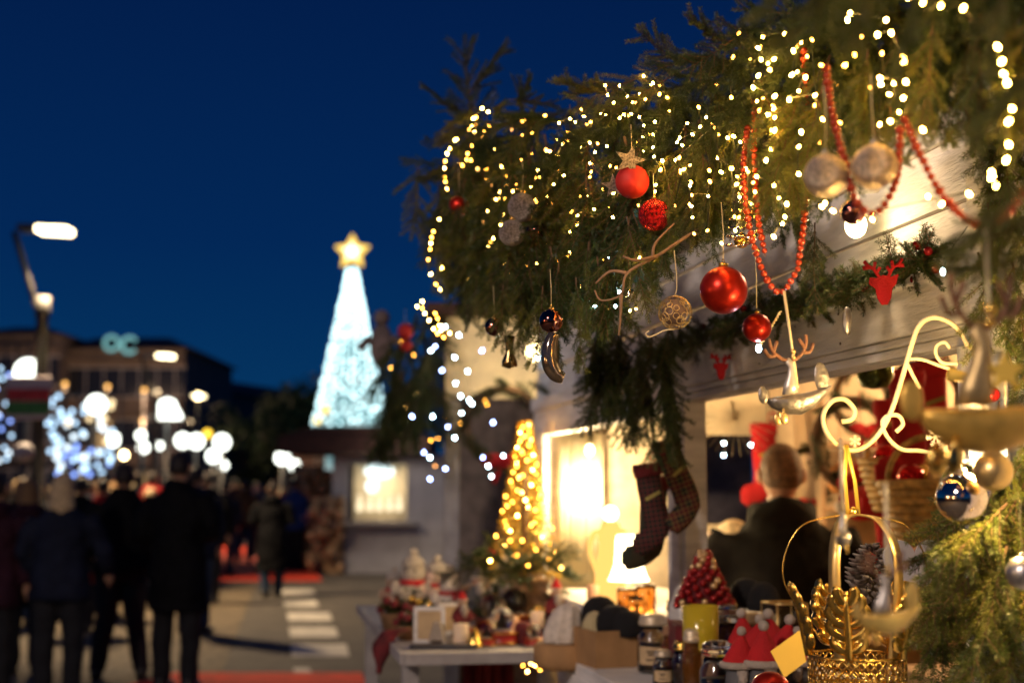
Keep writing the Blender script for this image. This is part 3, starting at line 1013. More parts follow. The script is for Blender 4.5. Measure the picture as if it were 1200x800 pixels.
# bead garlands
def beads(pp, label, r=.0058):
    pts = catmull([P(*q) for q in pp], 14)
    o = empty('bead_garland', pts[0], 0, label, 'bead garland')
    base = pts[0].copy()
    acc = 0
    mb0 = MB(); mb0.ball((0, 0, 0), r, 12, 8)
    me = mb0.mesh('bead', bead_mat)
    mb = MB(); mb.tube([p - base for p in pts], .0009, 4); mb.build('cord', dark_red, o)
    k = 0
    for q0, q1 in zip(pts[:-1], pts[1:]):
        seg = (q1 - q0).length
        while acc < seg and k < 100:
            b_ = link('bead', me, o, q0.lerp(q1, acc / seg) - base)
            f_ = rb.uniform(.82, 1.12); b_.scale = (f_, f_, f_)
            acc += r * (1.02 + f_); k += 1
        acc -= seg
    return o


beads([(876, 150, 2.35), (871, 200, 2.3), (878, 265, 2.3), (895, 320, 2.3), (915, 343, 2.3), (935, 315, 2.3)], 'left bead strand looping below the garland, its front drop')
beads([(935, 315, 2.32), (943, 250, 2.3), (945, 160, 2.25), (942, 60, 2.2)], 'amber and red bead strand rising straight up from the loop')
beads([(885, 120, 2.42), (884, 180, 2.38), (888, 250, 2.38), (897, 300, 2.36)], 'second bead strand hanging close behind the left drop')
beads([(968, 80, 1.85), (975, 130, 1.82), (990, 190, 1.78), (1003, 235, 1.76), (1025, 250, 1.76), (1045, 225, 1.76), (1053, 190, 1.78), (1055, 145, 1.8)], 'red bead strand looping over the twin silver baubles', .0055)
beads([(1060, 140, 1.75), (1080, 185, 1.72), (1105, 230, 1.7), (1140, 262, 1.65), (1170, 262, 1.62), (1200, 225, 1.6)], 'sagging orange bead strand across the upper right', .0055)

# ------------------------------------------------------------------ felt reindeer heads
def reindeer(p, s, label, rz=0, m=red_felt):
    o = empty('felt_reindeer', p, rz, label, 'ornament')
    mb = MB()
    head = [(-.5, .45), (-.25, .4), (0, .5), (.25, .4), (.55, .5), (.45, .15), (.3, 0), (.25, -.35), (.1, -.6), (-.1, -.6), (-.25, -.35), (-.3, 0), (-.55, .2)]
    mb.prism([(x * s, z * s) for x, z in head], .006); mb.build('head', m, o, bevel=.001)
    for sg in (-1, 1):
        mb = MB()
        for pts in ([(.15, .4), (.35, .75), (.55, .85), (.7, 1.05)], [(.35, .75), (.3, 1.0)], [(.5, .82), (.75, .8)], [(.25, .6), (.12, .8)]):
            mb.tube([V((sg * x * s, 0, z * s)) for x, z in pts], .09 * s, 6, flat=.6)
        mb.build('antler', m, o)
    return o


reindeer(P(1036, 338, 2.6), .050, 'red felt reindeer head with antlers standing on the lintel garland', -.5)
reindeer(P(845, 434, 3.75), .042, 'dark red felt reindeer tag hanging down over the lintel corner', .4)
mb = MB(); mb.ball((0, 0, 0), (.010, .006, .028), 12, 8)
tag(mb.build('silver_leaf', silver, None, loc=P(993, 376, 2.75)), 'slim silver leaf dangling over the lintel edge', 'ornament')

# ------------------------------------------------------------------ toy planes with reindeer riders
def toy_plane(p, s, rz, label, hull=pewter, accent=gold_satin, tilt=0, cord=.3):
    o = empty('toy_plane', p, rz, label, 'ornament')
    o.rotation_euler = (0, tilt, rz)
    mb = MB()
    pts = [(-1.05, .03, .06), (-.9, -.02, .22), (-.5, -.08, .40), (0, -.1, .46), (.45, -.02, .36), (.85, .12, .18), (1.1, .24, .04)]
    mb.rings([[V((x * s, r_ * 0.8 * s * math.cos(2 * PI * j / 22), (z + r_ * math.sin(2 * PI * j / 22) * (1 if math.sin(2 * PI * j / 22) < 0 else .42)) * s)) for j in range(22)] for x, z, r_ in pts])
    mb.build('hull', hull, o)
    mb = MB(); mb.ball((-1.15 * s, -.1 * s, .18 * s), (.16 * s, .05 * s, .27 * s)); mb.build('propeller', hull, o)
    mb = MB(); mb.ball((.82 * s, 0, .5 * s), (.24 * s, .05 * s, .50 * s)); mb.build('tail_fin', hull, o)
    for y in (-1, 1):
        mb = MB()
        mb.tube([(-.6 * s, y * .2 * s, -.3 * s), (-.65 * s, y * .25 * s, -.55 * s)], .04 * s, 6)
        mb.ball((-.66 * s, y * .27 * s, -.6 * s), (.14 * s, .06 * s, .18 * s))
        mb.build('wheel', accent, o)
    mb = MB()
    mb.ell([(-.25 * s, 0, .12 * s, .26 * s, .2 * s), (-.22 * s, 0, .4 * s, .22 * s, .18 * s), (-.15 * s, 0, .7 * s, .12 * s, .12 * s), (-.1 * s, 0, .95 * s, .1 * s, .1 * s), (-.16 * s, 0, 1.1 * s, .13 * s, .1 * s), (-.16 * s, 0, 1.25 * s, .03 * s, .03 * s)])
    mb.build('rider', mat('pale_metal' if s < .07 else 'brass_metal', (.55, .52, .48) if s < .07 else (.5, .36, .16), .42, metal=.6, var=.3), o)
    for sg in (-1, 1):
        mb = MB()
        for q in ([(.05, 1.15), (.3, 1.25), (.55, 1.55), (.6, 1.9)], [(.4, 1.38), (.65, 1.35), (.8, 1.6)], [(.5, 1.5), (.35, 1.8)]):
            mb.tube(catmull([V((sg * x * s * (1 if s < .06 else .7) - .1 * s, 0, z * s)) for x, z in q], 3), (.06 if s < .06 else .04) * s, 6)
        mb.build('antler', mat('antler_brown', (.18, .08, .04), .6, var=.4, scale=60), o)
    mb = MB(); mb.ball((.02 * s, 0, 1.42 * s), .09 * s); mb.ball((.0, 0, 1.24 * s), .08 * s); mb.build('bell', accent, o)
    mb = MB(); mb.tube([(0, 0, .3 * s), (.0, 0, cord)], .0022, 6); mb.build('cord', cream_iron, o)
    return o


toy_plane(P(936, 465, 2.25), .051, .12, 'silver toy plane ornament with reindeer rider hanging before the lintel', cord=.17, tilt=-.12)
toy_plane(P(1163, 486, 1.45), .076, .1, 'big blurred toy plane ornament with golden underside, right', accent=gold, cord=.2, hull=mat('warm_pewter', (.72, .44, .09), .38, metal=.55, var=.3, scale=30))
toy_plane(P(988, 628, 1.75), .026, 1.2, 'small toy plane ornament seen nose on above the crown', accent=gold, cord=.12)
toy_plane(P(1042, 722, 1.5), .036, .35, 'gold and white toy plane ornament in front of the crown', hull=mat('gold_white', (.8, .52, .14), .4, metal=.35, var=.4, scale=25), accent=gold, cord=.14)
mb = MB(); mb.prism(star_outline(5, .022, .010), .008)
tag(mb.build('gold_star', card_yellow, None, bevel=.002, loc=P(1178, 436, 1.45)), 'blurred yellow star above the big toy plane', 'ornament')
mb = MB(); mb.tube([(0, 0, 0), (.02, 0, -.004), (.032, 0, -.006)], [.009, .007, .004], 8)
tag(mb.build('gold_cone', card_yellow, None, loc=P(1112, 438, 1.9)), 'little golden cone ornament beside the iron scroll', 'ornament')

# ------------------------------------------------------------------ iron scroll bracket
DB = 2.36
o = empty('scroll_bracket', P(1125, 395, DB), 0, 'cream wrought iron scroll bracket carrying the gold crown', 'bracket')
base = P(1125, 395, DB)
def tr(pp, r, nm, d=DB):
    mb = MB(); mb.tube(catmull([P(x, y, d) - base for x, y in pp], 8), r, 10)
    return mb.build(nm, cream_iron, o)
tr([(1132, 402), (1125, 388), (1110, 376), (1092, 372), (1077, 382), (1068, 405), (1058, 440), (1045, 480), (1030, 508), (1008, 526), (985, 524), (968, 505), (965, 485), (975, 470), (990, 468), (1001, 480), (998, 491), (986, 494)], .0042, 'main_scroll')
tr([(1098, 532), (1078, 528), (1056, 526), (1040, 512), (1034, 495), (1041, 487), (1053, 487), (1058, 497), (1050, 506)], .0036, 'lower_curl')
tr([(1062, 421), (1080, 421), (1100, 428), (1113, 432)], .0030, 'side_curl')
tr([(1062, 424), (1070, 440), (1078, 455)], .0032, 'stay')
tr([(1122, 426), (1105, 425), (1097, 415), (1098, 405), (1107, 401), (1113, 408)], .0030, 'upper_curl')
tr([(1098, 532), (1120, 500), (1150, 470)], .0030, 'arm')
tr([(1132, 402), (1150, 420), (1165, 440)], .004, 'mount')
# snowflakes
def snowflake(p, s, label, rz=0, rot=0):
    mb = MB()
    for k in range(6):
        a_ = rot + k * PI / 3
        d_ = V((math.cos(a_), 0, math.sin(a_)))
        mb.tube([V((0, 0, 0)), d_ * s], s * .085, 6, flat=.7)
        for t in (.45, .72):
            for sg in (-1, 1):
                e = V((math.cos(a_ + sg * .9), 0, math.sin(a_ + sg * .9)))
                mb.tube([d_ * s * t, d_ * s * t + e * s * .28], s * .07, 6)
    ob = mb.build('snowflake', cream_wood, None, loc=p)
    ob.rotation_euler = (0, 0, rz)
    return tag(ob, label, 'ornament')
snowflake(P(1115, 533, 2.25), .026, 'larger cream wooden snowflake under the big toy plane', .2, .3)
snowflake(P(1096, 512, 2.3), .016, 'smaller cream wooden snowflake beside the iron scroll', .1, .1)
snowflake(P(1002, 517, 2.33), .010, 'tiny golden snowflake on the scroll above the crown', 0, .5)

# ------------------------------------------------------------------ crown
cc = P(1005, 800, 2.32)
rc = 56 / F * 2.32
crown = empty('crown', cc, .3, 'gold filigree crown with leaf points hanging by a ribbon', 'crown')
zr = .045  # top of band above cc
mb = MB()
N = 34
for i in range(N):  # lattice band
    for sg in (-1, 1):
        for row in range(3):
            z0, z1 = zr - .016 * (row + 1) - .002, zr - .016 * row - .002
            a0, a1 = 2 * PI * i / N, 2 * PI * (i + sg) / N
            mb.tube([V((rc * math.cos(a0 + (a1 - a0) * t), rc * math.sin(a0 + (a1 - a0) * t), z0 + (z1 - z0) * t)) for t in (0, .5, 1)], .0016, 4)
for z in (zr, zr - .05):
    mb.torus((0, 0, z), rc, .0022, Mx.Rotation(PI / 2, 3, 'X'), 48, 6)
mb.build('band', gold, crown)
mb = MB(); mb.lathe([(rc * .98, zr - .05), (rc * .98, zr - .052), (.001, zr - .053)], n=40); mb.build('base', gold, crown)
def leaf_pt(ang, h, label=None):
    """palmette plate with scrolls"""
    mb = MB()
    def L(x, z): 
        lean = 1 + .35 * (z / .11) ** 1.5 if z > 0 else 1
        aa = ang + x / rc
        return V((rc * lean * math.cos(aa), rc * lean * math.sin(aa), zr + z))
    mb.tube([L(0, t * h) for t in (0, .25, .5, .75, 1)], [.008, .0075, .007, .006, .003], 8)
    for k, (z0, wd, up) in enumerate([(.10, .024, .024), (.30, .028, .03), (.50, .025, .03), (.68, .019, .028), (.84, .011, .024)]):
        for sg in (-1, 1):
            pts = catmull([L(0, z0 * h), L(sg * wd * .6, z0 * h + up * .2), L(sg * wd, z0 * h + up * .7), L(sg * wd * .8, z0 * h + up * 1.15)], 4)
            mb.tube(pts, [.0012 + .0085 * math.sin(PI * (.1 + .85 * i / len(pts))) ** .7 for i in range(len(pts))], 8, flat=.5)
    for sg in (-1, 1):
        cpt = (sg * .014, .2 * h)
        mb.tube([L(cpt[0] + .009 * (1 - i / 22) * math.cos(i * .45) * sg, cpt[1] + .011 * (1 - i / 22) * math.sin(i * .45)) for i in range(20)], .003, 6)
    mb.ball(L(0, h), .005, 10, 8)
    mb.build('leaf_point', gold, crown)
for k in range(5):
    leaf_pt(-PI / 2 - .38 + k * 2 * PI / 5 - .3, .105)
topz = P(1005, 603, 2.32).z - cc.z
for k, (an, bulge, wd) in enumerate([(-2.15, .78, 1), (-1.0, .82, 1)]):
    pts = catmull([V((rc * q * math.cos(an - .3), rc * q * math.sin(an - .3), z)) for q, z in ((.95, zr - .01), (1.1, zr + .06), (1.2, zr + .13), (1.1, topz - .045), (.7, topz - .008), (.12, topz + .0))], 6)
    mb = MB()
    rs = []
    side = V((-math.sin(an - .3), math.cos(an - .3), 0))
    for i, p_ in enumerate(pts):
        t_ = (pts[min(i + 1, len(pts) - 1)] - pts[max(i - 1, 0)]).normalized()
        n_ = t_.cross(side).normalized()
        rs.append([p_ - side * .0095 - n_ * .001, p_ + side * .0095 - n_ * .001, p_ + side * .0095 + n_ * .001, p_ - side * .0095 + n_ * .001])
    mb.rings(rs); mb.build('arch_band', gold_satin, crown)
for sg in (-1, 1):
    mb = MB()
    pts = catmull([V((sg * x, -.0, z)) for x, z in ((.055, zr + .02), (.10, .13), (.118, .17), (.112, .215), (.085, .255), (.04, topz - .004), (.0, topz))], 6)
    mb.tube(pts, .0012, 6)
    ob = mb.build('wire_arch', gold, crown); ob.rotation_euler = (0, 0, -.3)
mb = MB(); mb.ball((0, 0, topz + .004), .009, 14, 10); mb.build('finial', gold, crown)
top = P(992, 521, 2.34) - cc
Mi = Mx.Rotation(-.3, 3, 'Z')
top = Mi @ top
for sg in (-1, 1):
    mb = MB()
    a_, b_ = V((sg * .010, 0, topz)), top
    mb.rings([[q + V((-.0035, 0, 0)), q + V((.0035, 0, 0)), q + V((.0035, .0008, 0)), q + V((-.0035, .0008, 0))] for q in (a_, a_.lerp(b_, .5) + V((sg * .004, 0, 0)), b_)])
    mb.build('ribbon', gold_ribbon, crown)
# card
mb = MB(); s_ = .031
mb.prism([(-s_, 0), (-.006, -s_ * 1.25), (s_ * .85, -.01), (.012, s_ * 1.2)], .0006, Mx.Rotation(.1, 3, 'Y'))
mb.mi = 0
tag(mb.build('price_card', card_yellow, None, loc=P(926, 765, 2.25)), 'blank yellow card standing on its corner left of the crown', 'card')

# ------------------------------------------------------------------ counter goods
CZ = 1.021
def onc(px_, d, z=CZ):
    """point at height z seen in column px at depth d"""
    y = P(px_, 572, d)
    return V((GX(px_, y.y, z), y.y, z))


def jar(loc, r, h, glassm, waxm, lid, label, name='candle_jar', lab=True, rz=0):
    o = empty(name, loc, rz, label, 'jar')
    mb = MB(); mb.lathe([(r * .85, .001), (r, .006), (r, h * .62), (r * .78, h * .70), (r * .76, h * .8), (r * .72, h * .8), (r * .73, h * .69), (r * .94, h * .6), (r * .94, .008), (.0, .007)], n=36); mb.build('glass', glassm, o)
    mb = MB(); mb.lathe([(.0, .010), (r * .9, .010), (r * .9, h * .5), (r * .1, h * .51)], n=30); mb.build('wax', waxm, o)
    mb = MB(); mb.lathe([(r * .70, h * .8), (r * .86, h * .805), (r * .9, h * .83), (r * .9, h * .88), (r * .8, h * .885), (r * .84, h * .92), (r * .8, h * .96), (r * .4, h), (.0, h)], n=36); mb.build('lid', lid, o)
    if lab:
        mb = MB(); k = 12
        a0, a1 = -PI * .85, -PI * .3
        vs = [(r * 1.006 * math.cos(a0 + (a1 - a0) * i / k), r * 1.006 * math.sin(a0 + (a1 - a0) * i / k), z) for z in (h * .16, h * .46) for i in range(k + 1)]
        mb.add(vs, [(i, i + 1, i + k + 2, i + k + 1) for i in range(k)], True); mb.build('label', label_mat, o)
        mb = MB()
        for zz, aw in ((.38, .3), (.33, .22), (.24, .34)):
            am = (a0 + a1) / 2
            vs = [(r * 1.012 * math.cos(am - aw + 2 * aw * i / 6), r * 1.012 * math.sin(am - aw + 2 * aw * i / 6), z) for z in (h * (zz - .015), h * (zz + .015)) for i in range(7)]
            mb.add(vs, [(i, i + 1, i + 8, i + 7) for i in range(6)])
        mb.build('print', ink, o)
    return o


lidm = mat('lid_metal', (.6, .5, .36), .4, metal=.5)
jar(onc(766, 4.25), .048, .17, glass, wax_pink, lidm, 'glass candle jar with pink wax and paper label by the cardboard box')
jar(onc(789, 4.12), .034, .15, glass_amber, wax_pink, mat('lid_wood', (.3, .16, .08), .5), 'amber candle jar behind the pink labelled one', lab=False)
jar(onc(800, 3.9), .028, .13, glass, mat('wax_orange', (.4, .12, .03), .4), gold, 'narrow jar with orange brown filling', lab=False)
jar(onc(812, 3.72), .026, .18, glass_amber, wax_pink, lidm, 'tall narrow amber jar in front of the yellow glass', lab=False)
jar(onc(842, 3.42), .044, .18, glass, wax_dark, glass, 'big glass jar with dark filling beside the santa hats', lab=False)
jar(onc(853, 3.85), .042, .23, glass, wax, glass, 'second glass lidded jar behind the big dark one', lab=False)
jar(onc(792, 4.35), .03, .21, glass_amber, dark_red, gold, 'tall dark red jar behind the yellow glass', lab=False)
for x_, d_, r_, h_, g_, w_, lab in [(868, 4.1, .034, .15, glass_amber, wax_pink, 'amber candle jar behind the right santa gnomes'), (884, 4.3, .036, .17, glass, wax, 'cream candle jar in the back row near the glass lantern'),
        (846, 4.25, .032, .16, glass, wax_pink, 'pink candle jar at the back between the yellow tumbler and the gnomes'), (778, 3.95, .03, .10, glass, mat('wax_honey', (.5, .22, .04), .4), 'low honey coloured jar in front of the pink labelled one'),
        (806, 4.3, .03, .15, glass, wax, 'cream candle jar behind the orange brown one')]:
    jar(onc(x_, d_), r_, h_, g_, w_, lidm, lab, lab=True)
o = empty('candle_glass', onc(822, 3.75), 0, 'wide yellow glass candle tumbler raised behind the jars', 'candle')
mb = MB(); mb.lathe([(.035, .115), (.044, .12), (.047, .15), (.047, .235), (.044, .235), (.044, .15), (.0, .125)], n=32); mb.build('tumbler', glass_yellow, o)
mb = MB(); mb.lathe([(.0, .128), (.042, .13), (.042, .2), (.0, .205)], n=24); mb.build('wax', mat('wax_yellow', (.5, .36, .03), .4), o)
mb = MB(); mb.lathe([(.03, .0), (.045, .004), (.045, .11), (.03, .115)], n=24); mb.build('stand', wood, o)

# cardboard box with hats
bx = onc(722, 4.45)
o = empty('cardboard_box', bx, A - PI / 2 + .15, 'open brown cardboard box filled with black and white woollens', 'box')
mb = MB()
a_, b_, h_, t_ = .105, .09, .11, .003
mb.b2((-a_, -b_, 0), (a_, b_, .003))
mb.b2((-a_, -b_, .003), (a_, -b_ + t_, h_)); mb.b2((-a_, b_ - t_, .003), (a_, b_, h_))
mb.b2((-a_, -b_ + t_, .003), (-a_ + t_, b_ - t_, h_)); mb.b2((a_ - t_, -b_ + t_, .003), (a_, b_ - t_, h_))
mb.build('carton', cardboard, o)
for q, (x_, y_, dd, rr, lab) in enumerate([(703, 716, 4.5, .046, 'round black woollen hat on top of the carton, left'), (722, 727, 4.4, .05, 'round black woollen hat in the carton front'), (735, 733, 4.36, .042, 'black woollen hat at the right rim of the carton'), (875, 697, 4.1, .04, 'black felt hat on the counter right of the berry cone'), (895, 702, 4.0, .036, 'smaller black felt hat beside the glass lantern')]):
    rr *= 1.25; mb = MB(); mb.lathe([(rr, -.03), (rr * 1.03, -.01), (rr * .98, .01), (rr * .8, .03), (rr * .45, .045), (.001, .05)], n=22)
    tag(mb.build('woollen_hat', black_wool, None, loc=P(x_, y_, dd)), lab, 'hat')
def knit_hat(p, r, h, m, label, lean=0):
    mb = MB()
    rs = []
    for i in range(12):
        t = i / 11
        q = math.sqrt(max(1 - t ** 2.2, 0.0006))
        rs.append([p + V((lean * t * t + r * q * (1 + .05 * math.sin(9 * a_)) * math.cos(a_), r * q * (1 + .05 * math.sin(9 * a_)) * math.sin(a_), h * t)) for a_ in [2 * PI * j / 54 for j in range(54)]])
    mb.rings(rs)
    o = mb.build('knit_hat', m)
    return tag(o, label, 'hat')
knit_hat(P(660, 752, 4.5), .062, .125, knit, 'large cream knitted hat drooping over the left side of the carton', .02)
knit_hat(P(697, 742, 4.42), .04, .07, mat('knit_yellow', (.6, .5, .28), .95, var=.15, bump=1, bscale=120), 'small yellowish knitted hat between the cream and black ones')
mb = MB(); mb.lathe([(.09, 0), (.10, .02), (.10, .07), (.09, .08), (.001, .081)], n=28)
tag(mb.build('hat_stand', cardboard, None, loc=P(662, 782, 4.52)), 'round brown box under the large cream knitted hat', 'box')

# santa hat gnomes
def gnome(loc, s, label, rz=0, lean=0.0):
    o = empty('santa_gnome', loc, rz, label, 'figurine', 'red hatted santa gnomes on the counter')
    mb = MB()
    mb.lathe([(s * .26, 0), (s * .30, s * .1), (s * .27, s * .35), (s * .2, s * .45)], n=18); mb.build('body', coat_grey, o)
    mb = MB(); mb.tube(catmull([(0, -s * .2, s * .42), (0, -s * .27, s * .25), (0, -s * .27, s * .08)], 4), [s * .12] * 4 + [s * .1] * 3 + [s * .06] * 2, 10); mb.build('beard', fur_white, o)
    mb = MB(); mb.ball((0, -s * .25, s * .42), s * .05, 10, 8); mb.build('nose', skin, o)
    mb = MB()
    rs = []
    for i in range(9):
        t = i / 8
        rr = s * (.36 * (1 - t) ** .9 + .03)
        rs.append([V((lean * s * t * t + rr * math.cos(2 * PI * j / 20) * (1 + .04 * math.sin(3 * j + i)), rr * .9 * math.sin(2 * PI * j / 20), s * (.45 + .62 * t))) for j in range(20)])
    mb.rings(rs); mb.build('hat', red_felt, o)
    mb = MB()
    mb.torus((0, 0, s * .46), s * .35, s * .07, Mx.Rotation(PI / 2, 3, 'X'), 24, 8); mb.build('brim', fur_white, o)
    mb = MB(); mb.ball((lean * s, 0, s * 1.12), s * .10, 14, 10); mb.build('pompom', fur_white, o)
    return o


for x_, d_, s_, ln, lab in [(868, 3.30, .135, .05, 'santa gnome leftmost in the row, nearest the dark jar'), (886, 3.45, .15, .1, 'santa gnome at the back left of the row, hat high'), (897, 3.28, .15, .0, 'front centre santa gnome with the widest white brim'),
                            (908, 3.48, .16, -.1, 'back centre santa gnome behind the widest brim'), (918, 3.38, .155, .15, 'santa gnome whose pompom is highest at right'), (934, 3.36, .13, .05, 'rightmost santa gnome half hidden behind the yellow card'), (874, 3.55, .155, -.05, 'rear left santa gnome peeking behind the others')]:
    gnome(onc(x_, d_) + V((0, 0, .086)), s_ * .84, lab, rb.uniform(-.4, .4), ln)
mb = MB(); mb.b2((-.15, -.12, 0), (.12, .13, .085))
o = mb.build('display_riser', wood, None, bevel=.003, loc=onc(905, 3.4)); tag(o, 'low wooden riser under the santa gnomes', 'riser'); o.rotation_euler = (0, 0, A)
mb = MB(); mb.ball((0, 0, 0), (.04, .038, .034), 24, 14)
tag(mb.build('red_ornament', red_satin, None, loc=P(903, 806, 2.9)), 'round red ornament in front of the santa gnomes', 'ornament')

# berry cone tree
p = onc(826, 4.0, 1.19)
mb = MB(); mb.b2((-.09, -.09, 0), (.09, .09, .168)); tag(mb.build('gift_box', dark_red, None, bevel=.004, loc=onc(826, 4.0)), 'dark red box under the berry cone', 'box')
o = empty('berry_cone', p, 0, 'cone shaped table tree made of red and gold berries', 'ornament')
mb = MB(); mb.lathe([(.05, 0), (.05, .015), (.008, .02), (.008, .06)], n=18); mb.build('stand', wood, o)
mb = MB(); mb.lathe([(.066, .05), (.015, .18), (.001, .19)], n=20); mb.build('core', dark_red, o)
bm_r = MB(); bm_r.ball((0, 0, 0), .0105, 12, 8); mr = bm_r.mesh('berry', berry_red)
bm_g = MB(); bm_g.ball((0, 0, 0), .0105, 12, 8); mg = bm_g.mesh('berry', berry_gold)
for i in range(95):
    t = (i / 95) ** 1.25
    a_ = i * 2.4
    rr = .072 * (1 - t) + .010
    link('berry', mr if rb.random() < .68 else mg, o, (rr * math.cos(a_), rr * math.sin(a_), .045 + .15 * t))
# glass lantern
o = empty('glass_lantern', onc(921, 3.9) + V((0, 0, .09)), .3, 'square clear glass box lantern behind the gnomes', 'lantern')
mb = MB(); s_, h_ = .045, .14
for x_ in (-s_, s_): mb.b2((x_ - .0015, -s_, 0), (x_ + .0015, s_, h_))
for y_ in (-s_, s_): mb.b2((-s_ + .002, y_ - .0015, 0), (s_ - .002, y_ + .0015, h_))
mb.build('pane', glass, o)
mb = MB()
for z_ in (0, h_): 
    for a_, b_ in (((-s_, -s_), (s_, -s_)), ((s_, -s_), (s_, s_)), ((s_, s_), (-s_, s_)), ((-s_, s_), (-s_, -s_))): mb.tube([(a_[0], a_[1], z_), (b_[0], b_[1], z_)], .003, 6)
for a_ in ((-s_, -s_), (s_, -s_), (s_, s_), (-s_, s_)): mb.tube([(a_[0], a_[1], 0), (a_[0], a_[1], h_)], .003, 6)
mb.build('frame', gold_satin, o)
mb = MB(); mb.lathe([(.025, .004), (.025, .04), (.001, .042)], n=16); mb.build('candle', wax, o)
mb = MB(); mb.b2((-.07, -.07, 0), (.07, .07, .09)); mb.build('wooden_block', wood, None, bevel=.003, loc=onc(921, 3.9)); tag(bpy.data.objects[-1] if False else [x for x in C.objects if x.name.startswith('wooden_block')][-1], 'wooden block under the clear glass lantern', 'block')
# bowl of gold baubles
o = empty('nut_bowl', onc(900, 3.72) + V((0, 0, .10)), 0, 'round tray heaped with small gold baubles behind the gnomes', 'bowl')
mb = MB(); mb.lathe([(.06, -.1), (.065, -.02), (.085, 0), (.09, .012), (.084, .012), (.08, .003), (.001, .0)], n=28); mb.build('bowl', wood, o)
for i in range(20):
    a_, q_ = rb.uniform(0, 2 * PI), rb.uniform(0, .065)
    mb = MB(); mb.ball((0, 0, 0), .014, 14, 8)
    mb.build('gold_ball', gold if i % 4 else red_gloss, o, loc=(q_ * math.cos(a_), q_ * math.sin(a_), .018 + .012 * (1 - q_ / .065)))
# frosted pine cone
def pinecone(p, s, label):
    mb = MB()
    for i in range(90):
        t = i / 90
        a_ = i * 2.399
        rr = s * math.sin(PI * (.12 + .85 * t)) * .5
        c_ = V((rr * math.cos(a_), rr * math.sin(a_), s * (t - .5) * 1.3))
        dr = V((math.cos(a_), math.sin(a_), .5))
        mb.tube([c_ * .4 + V((0, 0, c_.z * .6)), c_, c_ + dr * s * .13], [s * .03, s * .08, s * .02], 5, flat=.5)
    return tag(mb.build('pine_cone', mat('cone_frost', (.06, .03, .02), .6, col2=(.28, .24, .2), scale=30), None, loc=p), label, 'pine cone')
pinecone(P(1022, 672, 2.75), .085, 'large frosted dark pine cone behind the crown arches')
# grey heart plate
mb = MB(); hp = [(0.16 * math.sin(t) ** 3 * .4, (.13 * math.cos(t) - .05 * math.cos(2 * t) - .02 * math.cos(3 * t) - .01 * math.cos(4 * t)) * .4) for t in [2 * PI * i / 36 for i in range(36)]]
mb.prism(hp, .006)
o = mb.build('slate_heart', grey_slate, None, bevel=.001, loc=P(1072, 662, 2.7)); o.rotation_euler = (0, 0, .2)
tag(o, 'grey heart shaped slate plaque standing right of the crown', 'plaque')

def tartan(name, c0, c1, c2):
    m = mat(name, c0, .85, var=0, bump=.4)
    nt = m.node_tree
    bs = nt.nodes['Principled BSDF']
    tc = nt.nodes.new('ShaderNodeTexCoord')
    prev = None
    for k, (ax, sc_, col) in enumerate((('X', 9, c1), ('Z', 9, c1), ('X', 23, c2), ('Z', 23, c2))):
        wv = nt.nodes.new('ShaderNodeTexWave'); wv.bands_direction = ax; wv.inputs['Scale'].default_value = sc_
        nt.links.new(tc.outputs['Object'], wv.inputs['Vector'])
        gt = nt.nodes.new('ShaderNodeMath'); gt.operation = 'GREATER_THAN'; gt.inputs[1].default_value = .55 if k < 2 else .93
        nt.links.new(wv.outputs['Fac'], gt.inputs[0])
        ml = nt.nodes.new('ShaderNodeMath'); ml.operation = 'MULTIPLY'; ml.inputs[1].default_value = .6
        nt.links.new(gt.outputs[0], ml.inputs[0])
        mx = nt.nodes.new('ShaderNodeMix'); mx.data_type = 'RGBA'
        mx.inputs[7].default_value = (*col, 1)
        if prev is None: mx.inputs[6].default_value = (*c0, 1)
        else: nt.links.new(prev, mx.inputs[6])
        nt.links.new(ml.outputs[0], mx.inputs[0])
        prev = mx.outputs[2]
    nt.links.new(prev, bs.inputs['Base Color'])
    return m


# stockings
def stocking(p, s, label, rz=0, tilt=0, m=dark_red):
    o = empty('stocking', p, rz, label, 'stocking')
    o.rotation_euler = (0, tilt, rz)
    mb = MB()
    pts = catmull([(0, 0, 0), (.0, 0, -.35), (.02, 0, -.7), (-.03, 0, -.88), (-.2, 0, -.98), (-.34, 0, -1.0)], 4)
    pts = [p_ * s for p_ in pts]
    mb.tube(pts, [s * (.17 if i < 12 else .15) * (1 if i < len(pts) - 2 else .6) for i in range(len(pts))], 16, flat=1)
    mb.v = [V((v.x, v.y * .45, v.z)) for v in mb.v]
    mb.build('sock', m, o)
    mb = MB(); mb.ell([(0, 0, -.12 * s, .185 * s, .1 * s), (0, 0, 0, .2 * s, .11 * s), (0, 0, .06 * s, .19 * s, .1 * s)]); mb.build('cuff', red_felt if m is red_felt else dark_red, o)
    mb = MB(); mb.box((.03 * s, -.085 * s, -.38 * s), (.22 * s, .012 * s, .045 * s), M=Mx.Rotation(-.35, 3, 'Y')); mb.mi = 0; mb.build('gold_band', mat('olive_gold', (.3, .25, .05), .5), o)
    mb = MB(); mb.torus((.12 * s, 0, .14 * s), .06 * s, .012 * s); mb.build('loop', red_felt, o)
    return o
stocking(P(780, 520, 3.98), .215, 'tartan stocking with red cuff hanging highest on the window post', .1, -.35, tartan('tartan', (.004, .008, .007), (.085, .005, .008), (.16, .12, .03)))
stocking(P(758, 548, 4.02), .21, 'dark maroon stocking hanging lowest and left on the window post', -.2, -.15, tartan('maroon_check', (.014, .004, .005), (.006, .012, .008), (.16, .02, .02)))
stocking(P(768, 562, 4.1), .23, 'dark green toned stocking between the other two', .2, .1, mat('green_check', (.01, .02, .012), .85, col2=(.05, .03, .014), scale=30))

